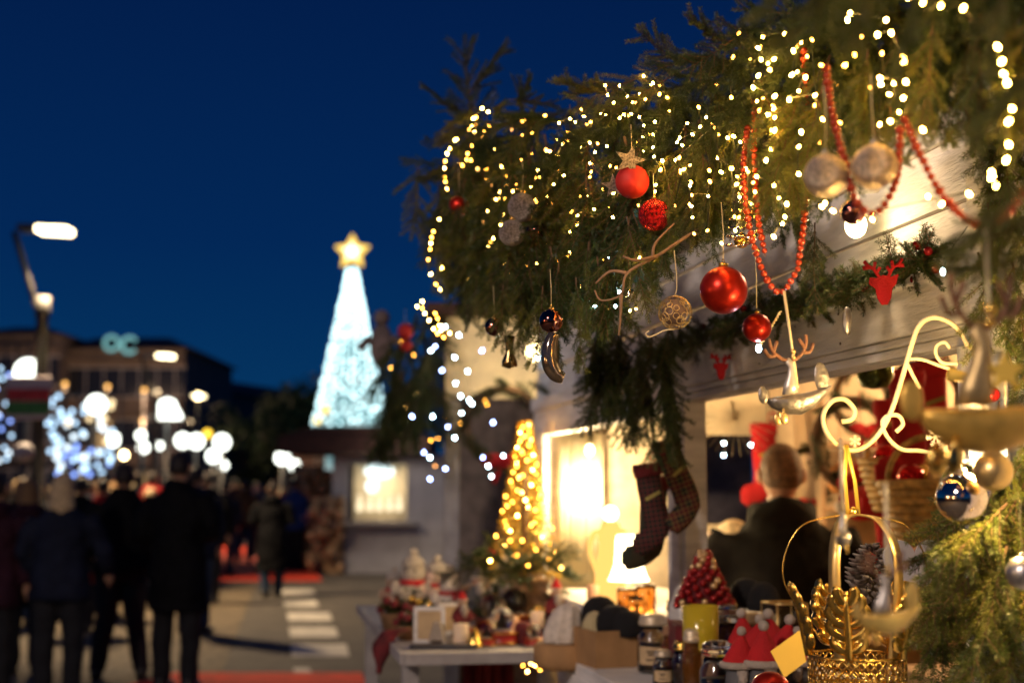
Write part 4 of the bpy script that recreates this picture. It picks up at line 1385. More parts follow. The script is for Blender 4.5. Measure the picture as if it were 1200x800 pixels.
# ------------------------------------------------------------------ lamps in the doorway
shz = 1.131
lp = onc(737, 5.15, shz)
o = empty('table_lamp', lp, 0, 'brightly lit white bell shaped table lamp in the doorway', 'lamp')
mb = MB(); mb.lathe([(.045, 0), (.048, .01), (.012, .02), (.010, .12), (.001, .12)], n=20); mb.build('base', gold_satin, o)
mb = MB(); mb.lathe([(.075, .10), (.068, .11), (.05, .16), (.045, .25), (.04, .262), (.001, .263)], n=28); mb.build('shade', shade_glow, o)
light('lamp_glow', 'POINT', lp + V((-.02, -.12, .2)), 1.4, (1, .68, .33), .05)
light('lamp_glow', 'POINT', lp + V((.02, .18, .30)), 2.5, (1, .72, .36), .05)
# glowing angel
ag = onc(716, 5.35, shz)
o = empty('angel_figure', ag, 0, 'glowing round headed angel figure behind the bell lamp', 'figurine')
mb = MB(); mb.ball((0, 0, .335), .030, 20, 14); mb.build('head', shade_glow, o)
mb = MB(); mb.lathe([(.075, 0), (.06, .1), (.045, .22), (.05, .26), (.03, .30), (.001, .31)], n=24); mb.build('robe', glow_amber, o)
for sg in (-1, 1):
    mb = MB(); mb.tube(catmull([(sg * .02, .01, .27), (sg * .06, .02, .26), (sg * .075, .03, .2), (sg * .05, .02, .12)], 4), .012, 8, flat=.5); mb.build('wing', glow_amber, o)
# bright gauze curtain hung inside the doorway end wall
mb = MB()
rs0, rs1 = [], []
nf = 60
for i in range(nf + 1):
    n_ = -.03 - .20 * i / nf
    off = .014 * math.sin(i * .9) + .008 * math.sin(i * 2.1)
    rs0.append(W(2.02 + off, n_, 1.80)); rs1.append(W(2.02 + off * 1.6, n_, 1.14))
vs = rs0 + rs1
mb.add(vs, [(i, i + 1, nf + 2 + i, nf + 1 + i) for i in range(nf)], True)
gz = mat('gauze', (.85, .78, .6), .8, var=.05, translucent=.5)
o = mb.build('gauze_curtain', gz); tag(o, 'bright cream gauze curtain lit from behind in the doorway', 'curtain')
md = o.modifiers.new('thick', 'SOLIDIFY'); md.thickness = .002
o = empty('pendant_lamp', W(1.84, -.13, 1.72), 0, 'bright bare bulb hanging in the doorway before the curtain', 'lamp')
mb = MB(); mb.tube([(0, 0, .02), (0, 0, .64)], .002, 5); mb.build('cord', wire_mat, o)
mb = MB(); mb.ball((0, 0, 0), (.018, .018, .024), 14, 10); mb.build('bulb', lamp_warm, o)
light('lamp_glow', 'POINT', W(1.84, -.13, 1.60), 20, (1, .72, .36), .03)

# amber jars & glasses under the lamp, candles on shelf
for i, (x_, d_, r_, h_, m_, lab) in enumerate([(735, 4.75, .035, .09, glass_amber, 'left amber glass under the bell lamp'), (757, 4.7, .035, .10, glass_amber, 'right amber glass under the bell lamp'), (745, 4.85, .03, .06, glass, 'clear tea light glass between the amber glasses'),
                                           (630, 5.6, .028, .06, wax, 'short cream pillar candle, left of the candle row'), (655, 5.5, .026, .07, wax, 'cream pillar candle second in the candle row'), (662, 5.3, .03, .05, wax, 'low cream pillar candle at the front of the candle row'), (695, 5.2, .022, .08, wax_pink, 'pinkish pillar candle near the carton')]):
    z_ = shz if d_ < 5 else 1.13
    mb = MB(); mb.lathe([(r_ * .8, 0), (r_, .005), (r_, h_), (r_ * .9, h_ + .002), (r_ * .86, h_ - .01), (.001, h_ - .012)], n=24)
    z_ = 1.021 if d_ > 5 and x_ < 665 else shz
    nm = 'pillar_candle' if m_ in (wax, wax_pink) else 'tea_glass'
    ob = mb.build(nm, m_, None, loc=onc(x_, d_ if z_ < 1.1 else max(d_, 4.9), z_ if z_ < 1.1 else shz))
    tag(ob, lab, 'candle' if 'candle' in nm else 'glass')

# ------------------------------------------------------------------ display table
t0 = W(1.05, .02, 0)
tb = empty('display_table', W(.95, .36, 0), A, 'white board table of figurines jutting out from the stall', 'table')
mb = MB()
for k in range(5):
    mb.b2((-.02, -.355 + k * .148, .962), (2.1, -.355 + k * .148 + .145, .99))
mb.b2((-.035, -.355, .955), (-.0205, .385, .995)); mb.b2((-.02, .386, .955), (2.1, .40, .995))
mb.build('table_top', old_white, tb, bevel=.003)
for x_, y_ in ((.3, -.30), (.3, .33), (2.0, -.30), (2.0, .33)):
    mb = MB(); mb.b2((x_ - .03, y_ - .03, 0), (x_ + .03, y_ + .03, .961)); mb.build('leg', old_white, tb, bevel=.003)
TZ = .991
def ont(px_, d): return onc(px_, d - .25, TZ)

def figurine(loc, s, coatm, label, name='santa_figurine', hatm=red_felt):
    s *= 1.25
    o = empty(name, loc, rb.uniform(-.5, .5), label, 'figurine')
    mb = MB(); mb.lathe([(s * .2, 0), (s * .22, s * .05), (s * .17, s * .3), (s * .19, s * .5), (s * .12, s * .66), (s * .05, s * .7)], n=16)
    for sg in (-1, 1): mb.tube([(sg * s * .14, 0, s * .6), (sg * s * .22, -s * .06, s * .45), (sg * s * .12, -s * .18, s * .4)], s * .05, 8)
    mb.build('robe', coatm, o)
    mb = MB(); mb.ball((0, 0, s * .76), (s * .1, s * .1, s * .11), 14, 10); mb.build('head', skin, o)
    mb = MB(); mb.tube([(0, -s * .09, s * .74), (0, -s * .15, s * .6), (0, -s * .16, s * .45)], [s * .07, s * .09, s * .03], 10); mb.build('beard', fur_white, o)
    mb = MB(); mb.lathe([(s * .12, s * .8), (s * .11, s * .86), (s * .05, s * .96), (s * .02, s * 1.02)], n=14); mb.build('hat', hatm, o)
    mb = MB(); mb.torus((0, 0, s * .82), s * .11, s * .03, Mx.Rotation(PI / 2, 3, 'X'), 18, 6); mb.build('brim', fur_white, o)
    return o


def musicbox(loc, s, label):
    s *= 1.25
    o = empty('music_box', loc, 0, label, 'music box')
    mb = MB(); mb.lathe([(s * .5, 0), (s * .52, s * .04), (s * .48, s * .08), (s * .48, s * .28), (s * .52, s * .32), (s * .5, s * .36), (.001, s * .36)], n=28); mb.build('drum', mat('lacquer_red', (.3, .02, .015), .35, var=.3), o)
    mb = MB()
    for z_ in (.05, .33): mb.torus((0, 0, s * z_), s * .52, s * .02, Mx.Rotation(PI / 2, 3, 'X'), 28, 6)
    mb.build('gold_trim', gold, o)
    mb = MB(); mb.ball((0, 0, s * .68), (s * .34, s * .34, s * .34), 24, 16); mb.build('dome', glass, o)
    mb = MB(); mb.lathe([(s * .3, s * .37), (s * .2, s * .45), (s * .05, s * .5)], n=16); mb.lathe([(s * .14, s * .48), (s * .02, s * .85)], n=10); mb.build('snow_scene', fur_white, o)
    return o


def plush(loc, s, m, label):
    o = empty('plush_snowman', loc, rb.uniform(-.4, .4), label, 'plush toy')
    mb = MB(); mb.ball((0, 0, s * .26), (s * .27, s * .25, s * .27), 18, 12); mb.ball((0, 0, s * .6), (s * .2, s * .19, s * .2), 18, 12)
    for sg in (-1, 1): mb.ball((sg * s * .26, -s * .06, s * .35), (s * .09, s * .08, s * .14), 12, 8); mb.ball((sg * s * .13, -s * .2, s * .06), (s * .1, s * .14, s * .08), 12, 8)
    mb.build('body', m, o)
    mb = MB(); mb.torus((0, 0, s * .45), s * .17, s * .05, Mx.Rotation(PI / 2, 3, 'X'), 18, 6); mb.tube([(s * .1, -s * .16, s * .44), (s * .12, -s * .26, s * .25)], s * .05, 8, flat=.5); mb.build('scarf', red_felt, o)
    mb = MB(); mb.lathe([(s * .19, s * .68), (s * .18, s * .76), (s * .12, s * .84), (s * .001, s * .87)], n=14); mb.ball((0, 0, s * .9), s * .07); mb.build('hat', fur_white, o)
    mb = MB()
    for sg in (-1, 1): mb.ball((sg * s * .07, -s * .18, s * .64), s * .02, 8, 6)
    mb.build('eyes', ink, o)
    return o


def frame(loc, s, label, rz=0):
    s *= 1.2
    o = empty('photo_frame', loc, rz, label, 'frame')
    mb = MB()
    for a_, b_ in (((-.5, -.02, 0), (.5, .02, .12)), ((-.5, -.02, 1.0), (.5, .02, 1.12)), ((-.5, -.02, .121), (-.38, .02, .999)), ((.38, -.02, .121), (.5, .02, .999))):
        mb.b2([q * s for q in a_], [q * s for q in b_])
    mb.build('border', white_paint, o, bevel=.002)
    mb = MB(); mb.b2((-.375 * s, -.008 * s, .125 * s), (.375 * s, .008 * s, .995 * s)); mb.build('picture', label_mat, o)
    return o


def potplant(loc, s, label, flower=dark_red):
    s *= 1.35
    o = empty('potted_arrangement', loc, 0, label, 'arrangement')
    mb = MB(); mb.lathe([(s * .22, 0), (s * .3, s * .3), (s * .32, s * .32), (s * .27, s * .32), (s * .001, s * .28)], n=18); mb.build('pot', wood, o)
    for k in range(9):
        d_ = V((rb.uniform(-1, 1), rb.uniform(-1, 1), rb.uniform(.3, 1)))
        bough(V((0, 0, s * .3)), d_, None, None, s * 2.6, pool=SPRIG, name='sprig', parent=o)
    for k in range(8):
        a_ = k * 2.4
        mb = MB(); mb.ball((0, 0, 0), s * .085, 10, 8); mb.build('berry', flower if k % 3 else fur_white, o, loc=(s * .28 * math.cos(a_), s * .28 * math.sin(a_), s * (.4 + .06 * (k % 4))))
    return o


rg = random.Random(77)
for (x_, d_, kd, lab) in [(540, 5.5, 0, 'tiny cream candle in the front row of the table, left'), (556, 5.45, 1, 'little gold bell in the front row of the table'), (570, 5.5, 2, 'small snow globe in the front row between bell and music box'),
                        (612, 5.55, 0, 'tiny red candle in the front row right of the music box'), (626, 5.5, 2, 'small snow globe in the front row beside the cream hat'), (640, 5.6, 1, 'little gold bell nearest the cream hat'),
                        (548, 5.9, 2, 'small snow globe in the second row of the table'), (600, 5.8, 0, 'pink candle in the second row of the table'), (568, 6.5, 2, 'small snow globe at the back beside the cream robed santa'), (636, 6.4, 0, 'cream candle at the back right of the table')]:
    p_ = ont(x_, d_)
    if kd == 0:
        mb = MB(); mb.lathe([(.026, 0), (.028, .004), (.028, .06 + .02 * rg.random()), (.02, .078), (.001, .076)], n=18)
        ob = mb.build('pillar_candle', dark_red if 'red' in lab else wax_pink if 'pink' in lab else wax, None, loc=p_); tag(ob, lab, 'candle')
    elif kd == 1:
        mb = MB(); mb.lathe([(.034, 0), (.033, .006), (.022, .03), (.016, .05), (.004, .058), (.004, .07), (.001, .071)], n=18)
        ob = mb.build('bell_ornament', gold, None, loc=p_); tag(ob, lab, 'ornament')
    else:
        musicbox(p_, .06, lab).name = 'snow_globe'
figurine(ont(592, 6.2), .24, fur_white, 'tallest white robed santa figurine at the table middle', hatm=fur_white)
figurine(ont(560, 6.3), .19, coat_grey, 'grey robed santa figurine left of the tallest one', hatm=coat_grey)
figurine(ont(541, 5.75), .14, dark_red, 'red robed santa figurine near the table front')
figurine(ont(578, 6.7), .26, cream_board, 'cream robed santa figurine at the back of the table', hatm=red_felt)
figurine(ont(652, 5.9), .17, dark_red, 'maroon robed santa figurine behind the scarf')
musicbox(ont(588, 5.55), .105, 'front red music box with glass dome on the table')
musicbox(ont(603, 6.1), .13, 'second red music box with glass dome, behind the front one')
musicbox(ont(578, 5.95), .12, 'third red music box, left behind the front one')
musicbox(ont(622, 6.25), .13, 'rightmost red music box beside the scarf')
plush(ont(484, 6.9), .30, fur_white, 'tall white plush snowman at the far left of the table')
plush(ont(512, 6.9), .27, mat('plush_pink', (.55, .4, .32), .95, bump=1), 'pinkish plush snowman right of the tall white one')
plush(ont(527, 6.6), .24, knit, 'cream plush snowman in front of the pinkish one')
plush(ont(462, 7.0), .21, mat('plush_tan', (.4, .26, .18), .95, bump=1), 'tan plush snowman at the left table corner')
frame(ont(503, 5.55), .10, 'small white picture frame at the table front', -.2)
frame(ont(530, 5.9), .09, 'second white picture frame behind the small front one', .3)
potplant(ont(478, 5.7), .12, 'pot of fir and red berries at the left front table corner')
potplant(ont(490, 5.85), .13, 'pot of fir and red berries beside the front picture frame')
potplant(ont(472, 6.3), .14, 'pot of fir and berries below the tan plush snowman')
potplant(ont(520, 6.2), .12, 'pot of fir and pale berries in the middle of the table', fur_white)
potplant(ont(548, 6.5), .13, 'pot of fir with gold balls beside the grey santa', gold)
potplant(ont(462, 6.1), .15, 'pot of fir and red berries on the very left edge of the table')
potplant(ont(478, 6.6), .15, 'pot of fir and pale berries between the plush snowmen', fur_white)
potplant(ont(505, 6.0), .12, 'pot of fir and red berries behind the small picture frame')
potplant(ont(568, 6.1), .11, 'pot of fir and red berries behind the front music box')
potplant(ont(635, 6.0), .12, 'pot of fir and gold balls next to the large cream hat', gold)
potplant(ont(490, 6.3), .14, 'pot of fir with gold balls among the plush snowmen', gold)
mb = MB(); mb.b2((-.12, -.05, 0), (.12, .05, .012)); o = mb.build('dark_tray', wax_dark, None, bevel=.002, loc=ont(520, 5.42)); tag(o, 'flat dark tray lying along the front edge of the table', 'tray')
o = empty('star_lantern', ont(512, 5.5), 0, 'small white triangular lantern at the table front', 'lantern')
mb = MB(); mb.prism([(-.035, 0), (.035, 0), (.012, .085), (-.012, .085)], .05); mb.build('body', fur_white, o, bevel=.003)
mb = MB(); mb.prism([(-.02, .0), (.02, .0), (.02, .02), (-.02, .02)], .052); mb.build('opening', ink, o)
# hanging red scarf at corner
mb = MB()
c0 = P(455, 748, 5.28)
rs = []
for i in range(14):
    t = i / 13
    c_ = c0 + V((-.012 - .02 * t, -.02, .02 - .14 * t)) if t > .2 else c0 + V((.06 - .3 * t, .02 - .2 * t, .03))
    rs.append([c_ + V(((.022 + .012 * math.sin(t * 5)) * math.cos(2 * PI * j / 14) * (1 + .2 * math.sin(3 * j)), .012 * math.sin(2 * PI * j / 14), .004 * math.sin(2 * PI * j / 14))) for j in range(14)])
mb.rings(rs)
tag(mb.build('red_cloth', dark_red), 'dark red cloth hanging off the left front corner of the table', 'cloth')
mb = MB()
for k in range(9):
    x_ = GX(548 + k * 6, 5.6)
    mb.tube([(x_, 5.6 + .02 * (k % 2), .95), (x_ + .003, 5.62, .5), (x_, 5.6, .1)], .02, 8)
tag(mb.build('red_curtain', mat('red_drape', (.22, .02, .015), .9, var=.3)), 'red fabric drape hanging under the display table', 'drape')
o = empty('crate', (GX(618, 5.8), 5.85, .0), A, 'wooden crate of lights on the ground under the table', 'crate')
mb = MB()
for z_ in (.12, .26, .40, .54, .68): 
    mb.b2((-.25, -.2, z_ - .05), (.25, -.18, z_ + .05)); mb.b2((-.25, .18, z_ - .05), (.25, .2, z_ + .05)); mb.b2((-.25, -.179, z_ - .05), (-.23, .179, z_ + .05)); mb.b2((.23, -.179, z_ - .05), (.25, .179, z_ + .05))
mb.build('slats', wood, o)

# golden tree on a stand beside table back
gt = V((GX(616, 6.0), 6.0, 0))
o = empty('golden_tree', gt, 0, 'small artificial tree covered in golden lights behind the table', 'christmas tree')
mb = MB(); mb.tube([(0, 0, 1.17), (0, 0, 1.86)], [.012, .004], 8); mb.build('trunk', stem_mat, o)
rg = random.Random(4)
gleaf = mat('gold_leaf', (.5, .34, .04), .4, metal=.4, var=.4)
mb = MB()
for i in range(2400):
    t = rg.random() ** 1.3
    z_ = 1.22 + .62 * t
    rr = .135 * (1 - t) + .010
    q = rr * math.sqrt(rg.random())
    a_ = rg.uniform(0, 2 * PI)
    c_ = V((q * math.cos(a_), q * math.sin(a_), z_ - .04 * q / .15))
    d_ = V((math.cos(a_), math.sin(a_), rg.uniform(-.4, .4))) * .03
    s_ = V((rg.uniform(-1, 1), rg.uniform(-1, 1), rg.uniform(-1, 1))) * .004
    mb.add([c_, c_ + d_ * .5 + s_, c_ + d_, c_ + d_ * .5 - s_], [(0, 1, 2, 3)])
mb.build('crown', gleaf, o)
for i in range(78):
    t = (i / 78)
    a_ = i * 2.4
    rr = rb.uniform(.1, .145) * (1 - t) + .012
    b = link('bulb', BG if i % 4 else BL, o, (rr * math.cos(a_), rr * math.sin(a_), 1.23 + .61 * t))
    b.scale = (1.25, 1.25, 1.2)
mb = MB(); mb.b2((-.09, -.08, .992), (.09, .08, 1.17)); mb.b2((-.1, -.09, 1.171), (.1, .09, 1.185))
o2 = mb.build('plant_stand', wood, None, bevel=.003, loc=gt); tag(o2, 'dark wooden stand under the golden tree', 'stand')
for k, (x_, y_, dd) in enumerate([(560, 668, 6.1), (585, 662, 6.1), (612, 668, 5.85), (638, 675, 5.85), (572, 684, 6.1), (600, 690, 5.85), (630, 690, 5.85), (648, 660, 5.9), (552, 660, 6.3), (622, 655, 5.9), (590, 650, 6.1)]):
    p_ = P(x_, y_, dd)
    for m_ in range(2):
        bough(p_ + V((rb.uniform(-.05, .05), rb.uniform(-.05, .05), rb.uniform(-.03, .03))), (rb.uniform(-1, 1), rb.uniform(-1, .2), rb.uniform(-.5, .5)), 'dark fir bough heaped under the golden tree behind the table', 'fir boughs heaped under the golden tree', rb.uniform(.5, .8))
o = empty('wicker_planter', V((GX(580, 6.4), 6.4, 0)), 0, 'dark planter box holding the heaped fir boughs', 'planter')
mb = MB(); mb.b2((-.14, -.1, .992), (.14, .06, 1.12)); mb.build('box', mat('dark_wicker', (.04, .025, .015), .8, bump=1), o, bevel=.005)
mb = MB(); mb.b2((-.15, -.11, 1.121), (.15, .07, 1.135)); mb.build('rim', wood, o)

# ------------------------------------------------------------------ inside of the stall
# pendant
o = empty('pendant_lamp', W(1.5, -1.85, 2.08), 0, 'warm pendant lamp hanging from the stall ceiling above the shopper', 'lamp')
mb = MB(); mb.lathe([(.12, -.02), (.10, .04), (.03, .08), (.001, .085)], n=24); mb.build('shade', gold_satin, o)
mb = MB(); mb.ball((0, 0, -.01), .03, 14, 10); mb.build('bulb', lamp_warm, o)
mb = MB(); mb.tube([(0, 0, .08), (0, 0, .28)], .003, 5); mb.build('cord', wire_mat, o)
light('pendant_light', 'POINT', W(1.5, -1.85, 1.98), 24, (1, .60, .26), .08)
light('pendant_light', 'POINT', W(.7, -1.95, 1.98), 22, (1, .62, .28), .08)  # second pendant, added to brighten the interior
o = empty('pendant_lamp', W(.7, -1.95, 2.08), 0, 'second pendant lamp added at the back of the stall ceiling for brightness', 'lamp')
mb = MB(); mb.lathe([(.12, -.02), (.10, .04), (.03, .08), (.001, .085)], n=24); mb.build('shade', gold_satin, o)
mb = MB(); mb.ball((0, 0, -.01), .03, 14, 10); mb.build('bulb', lamp_warm, o)
light('pendant_light', 'POINT', W(-.9, -1.5, 2.0), 4, (1, .60, .26), .08)
# dried umbel / paper fan hanging in window
def burst(p, s, label):
    mb = MB()
    for k in range(30):
        a_ = k * 2 * PI / 30
        mb.tube([V((0, 0, 0)), V((math.cos(a_) * s, .01 * math.sin(k), math.sin(a_) * s))], .0012, 4)
    mb.ball((0, 0, 0), .01)
    mb.tube([(0, 0, 0), (-.01, 0, .05)], .006, 6)
    return tag(mb.build('straw_star', cream_iron, None, loc=p), label, 'ornament')
burst(P(862, 488, 4.6), .13, 'straw star with fine rays hanging in the window top left')

def wreath(p, R_, label, rz=0, bow=True, n=26):
    o = empty('wreath', p, rz, label, 'wreath')
    mb = MB(); mb.torus((0, 0, 0), R_, R_ * .12, None, 30, 8); mb.build('ring', stem_mat, o)
    for k in range(n):
        a_ = k * 2 * PI / n
        c_ = V((R_ * math.cos(a_), 0, R_ * math.sin(a_)))
        bough(c_, V((-math.sin(a_) + rb.uniform(-.6, .6), rb.uniform(-.8, 0), math.cos(a_) + rb.uniform(-.6, .6))), None, None, R_ * 4.5, pool=SPRIG, name='sprig', parent=o)
    if bow:
        mb = MB()
        for sg in (-1, 1):
            mb.ball((sg * R_ * .3, -R_ * .25, -R_ * .9), (R_ * .3, R_ * .12, R_ * .2), 14, 10)
            mb.tube([(0, -R_ * .25, -R_ * .9), (sg * R_ * .25, -R_ * .25, -R_ * 1.5)], R_ * .1, 8, flat=.4)
        mb.ball((0, -R_ * .3, -R_ * .9), R_ * .12, 12, 8)
        mb.build('bow', red_felt, o)
    return o


wreath(P(1000, 520, 5.6), .17, 'green wreath with red bow on the inner end wall above the shopper', .3)
wreath(P(1085, 470, 5.2), .15, 'second wreath with red bow, inside upper right of the window', .3)
wreath(P(1010, 470, 6.0), .13, 'smaller wreath near the ceiling at the inner corner', .3)
wreath(P(590, 500, 7.6), .2, 'wreath hanging in the next stall under the cream fascia', 0)
wreath(P(945, 560, 6.2), .12, 'wreath hanging low just behind the shopper on the right', .3)
for k, (x_, y_, d_, s_, lab) in enumerate([(1062, 440, 4.4, .30, 'red felt stocking hanging inside near the window top'), (1090, 430, 4.7, .30, 'bright red felt stocking next to the iron scroll curl'), (1045, 475, 4.9, .34, 'red felt stocking lower behind the scroll'),
                                           (1105, 500, 5.0, .3, 'red felt stocking behind the snowflakes'), (1040, 570, 5.4, .3, 'red felt stocking behind the crown ribbon'), (895, 500, 6.2, .3, 'red stocking beside the small far window')]):
    stocking(P(x_, y_, d_), s_, lab, rb.uniform(-.3, .3), 0, red_felt)
# shelf unit on the end wall, with goods
o = empty('wall_shelf', W(1.9, -1.55, 0), A, 'wooden shelf unit against the inner end wall', 'shelf')
for z_ in (.9, 1.18, 1.46, 1.74):
    mb = MB(); mb.b2((-.14, -.5, z_), (.16, .42, z_ + .02)); mb.build('board', plank_in, o, bevel=.002)
for y_ in (-.5, .42):
    mb = MB(); mb.b2((-.14, y_ - .02, 0), (.16, y_ - .001, 1.95)); mb.build('side', plank_in, o)
def santahat(p, s, label, m=red_felt):
    o = empty('santa_hat', p, rb.uniform(-1, 1), label, 'hat')
    mb = MB(); mb.lathe([(s * .45, 0), (s * .4, s * .3), (s * .2, s * .75), (s * .04, s * 1.05)], n=18); mb.build('cone', m, o)
    mb = MB(); mb.torus((0, 0, s * .05), s * .43, s * .11, Mx.Rotation(PI / 2, 3, 'X'), 22, 8); mb.ball((0, 0, s * 1.08), s * .12); mb.build('fur', fur_white, o)
    return o
hz = [(1010, 5.6, 1.48, .2), (1030, 5.5, 1.48, .18), (1055, 5.4, 1.2, .2), (1080, 5.3, 1.48, .16)]
for k, (x_, d_, z_, s_) in enumerate(hz):
    santahat(onc(x_, d_, z_), s_, ['tall red hat left on the inner shelf', 'red hat second on the inner shelf', 'red hat on the lower inner shelf', 'red hat at the right end of the inner shelf'][k])
def basket(p, s, label, m):
    o = empty('straw_basket', p, 0, label, 'basket')
    mb = MB()
    for k in range(8): mb.torus((0, 0, s * (.06 + .1 * k)), s * (.42 + .03 * k), s * .06, Mx.Rotation(PI / 2, 3, 'X'), 26, 6)
    mb.build('weave', m, o)
    mb = MB(); mb.torus((0, 0, s * .8), s * .55, s * .04, None, 20, 6, 0, PI); mb.build('handle', m, o)
    for k in range(7):
        mb = MB(); mb.ball((0, 0, 0), s * .17, 12, 8); mb.build('bauble', (gold, red_gloss, gold_satin)[k % 3], o, loc=(s * .28 * math.cos(k * 2.4), s * .28 * math.sin(k * 2.4), s * .85))
    return o
straw = mat('straw', (.5, .3, .08), .6, var=.4, scale=40)
basket(P(1095, 640, 4.2), .24, 'big golden straw basket of baubles inside, right of the crown', straw)
basket(P(1060, 600, 4.7), .22, 'golden straw basket behind the larger one', straw)
basket(P(1125, 610, 4.6), .2, 'golden straw basket nearest the lower right fir', straw)
mb = MB(); mb.b2((-.5, -.35, 0), (.5, .35, 1.0)); o = mb.build('sales_counter', plank_in, None, bevel=.004, loc=W(-.05, -1.15, .0)); o.rotation_euler = (0, 0, A)
o.scale = (1, 1, .98)
tag(o, 'low wooden sales counter inside under the straw baskets', 'counter')
for k, (x_, y_, d_, m_, lab) in enumerate([(1025, 430, 3.9, mat('green_gold', (.1, .12, .03), .2, metal=.8, var=.5, scale=50), 'green gold lantern shaped ornament under the lintel'), (1010, 590, 5.0, red_matte, 'round red paper lantern behind the crown ribbon'), (985, 560, 5.6, mat('orange_fab', (.5, .2, .05), .7), 'orange round paper lantern right of the shopper')]):
    mb = MB(); mb.lathe([(.01, .06), (.04, .045), (.05, .02), (.05, -.03), (.035, -.055), (.01, -.06)], n=18); mb.tube([(0, 0, .06), (0, 0, .4)], .0015, 4)
    tag(mb.build('paper_lantern', m_, None, loc=P(x_, y_, d_)), lab, 'lantern')

# bright lamp at right under the big plane
lb = P(1158, 532, 2.18)
o = empty('shop_lamp', lb, 0, 'glaring white shop lamp under the big toy plane at right', 'lamp')
mb = MB(); mb.lathe([(.012, -.017), (.026, -.012), (.030, .015), (.024, .02), (.001, .02)], n=22); mb.build('bulb', shade_glow, o)
mb = MB(); mb.lathe([(.012, .021), (.012, .04), (.001, .041)], n=12); mb.build('socket', gold_satin, o)
light('shop_light', 'POINT', lb + V((-.05, -.12, -.015)), 9, (1, .62, .22), .025)
# wall lamp behind twin silver baubles
lw = P(1003, 264, 2.85)
o = empty('wall_lamp', lw, 0, 'bare glowing bulb against the white wall behind the twin silver baubles', 'lamp')
mb = MB(); mb.ball((0, 0, 0), (.022, .022, .026), 16, 12); mb.build('bulb', lamp_warm, o)
mb = MB(); mb.tube([(0.0, .0, .02), (.0, 0.0, .07), (.05, .02, .08)], .01, 8); mb.build('socket', white_paint, o)
light('wall_light', 'POINT', lw + V((-.05, -.06, -.0)), 1.2, (1, .68, .36), .03)

# ------------------------------------------------------------------ people
FOLD = bpy.data.textures.new('folds', 'CLOUDS')
FOLD.noise_scale = .13
FOLD.noise_depth = 2


def person_mesh(mb, vox, mats, nm, smooth=6, fold=0):
    me = mb.mesh('tmp', mats)
    o = bpy.data.objects.new('tmp', me)
    C.objects.link(o)
    r_ = o.modifiers.new('r', 'REMESH'); r_.mode = 'VOXEL'; r_.voxel_size = vox; r_.use_smooth_shade = True
    s_ = o.modifiers.new('s', 'SMOOTH'); s_.factor = .5; s_.iterations = smooth
    if fold:
        d_ = o.modifiers.new('d', 'DISPLACE'); d_.texture = FOLD; d_.strength = fold; d_.mid_level = .5
    dg = bpy.context.evaluated_depsgraph_get()
    m2 = bpy.data.meshes.new_from_object(o.evaluated_get(dg))
    m2.name = nm
    m2.materials.clear(); m2.materials.append(mats)
    bpy.data.objects.remove(o)
    return m2


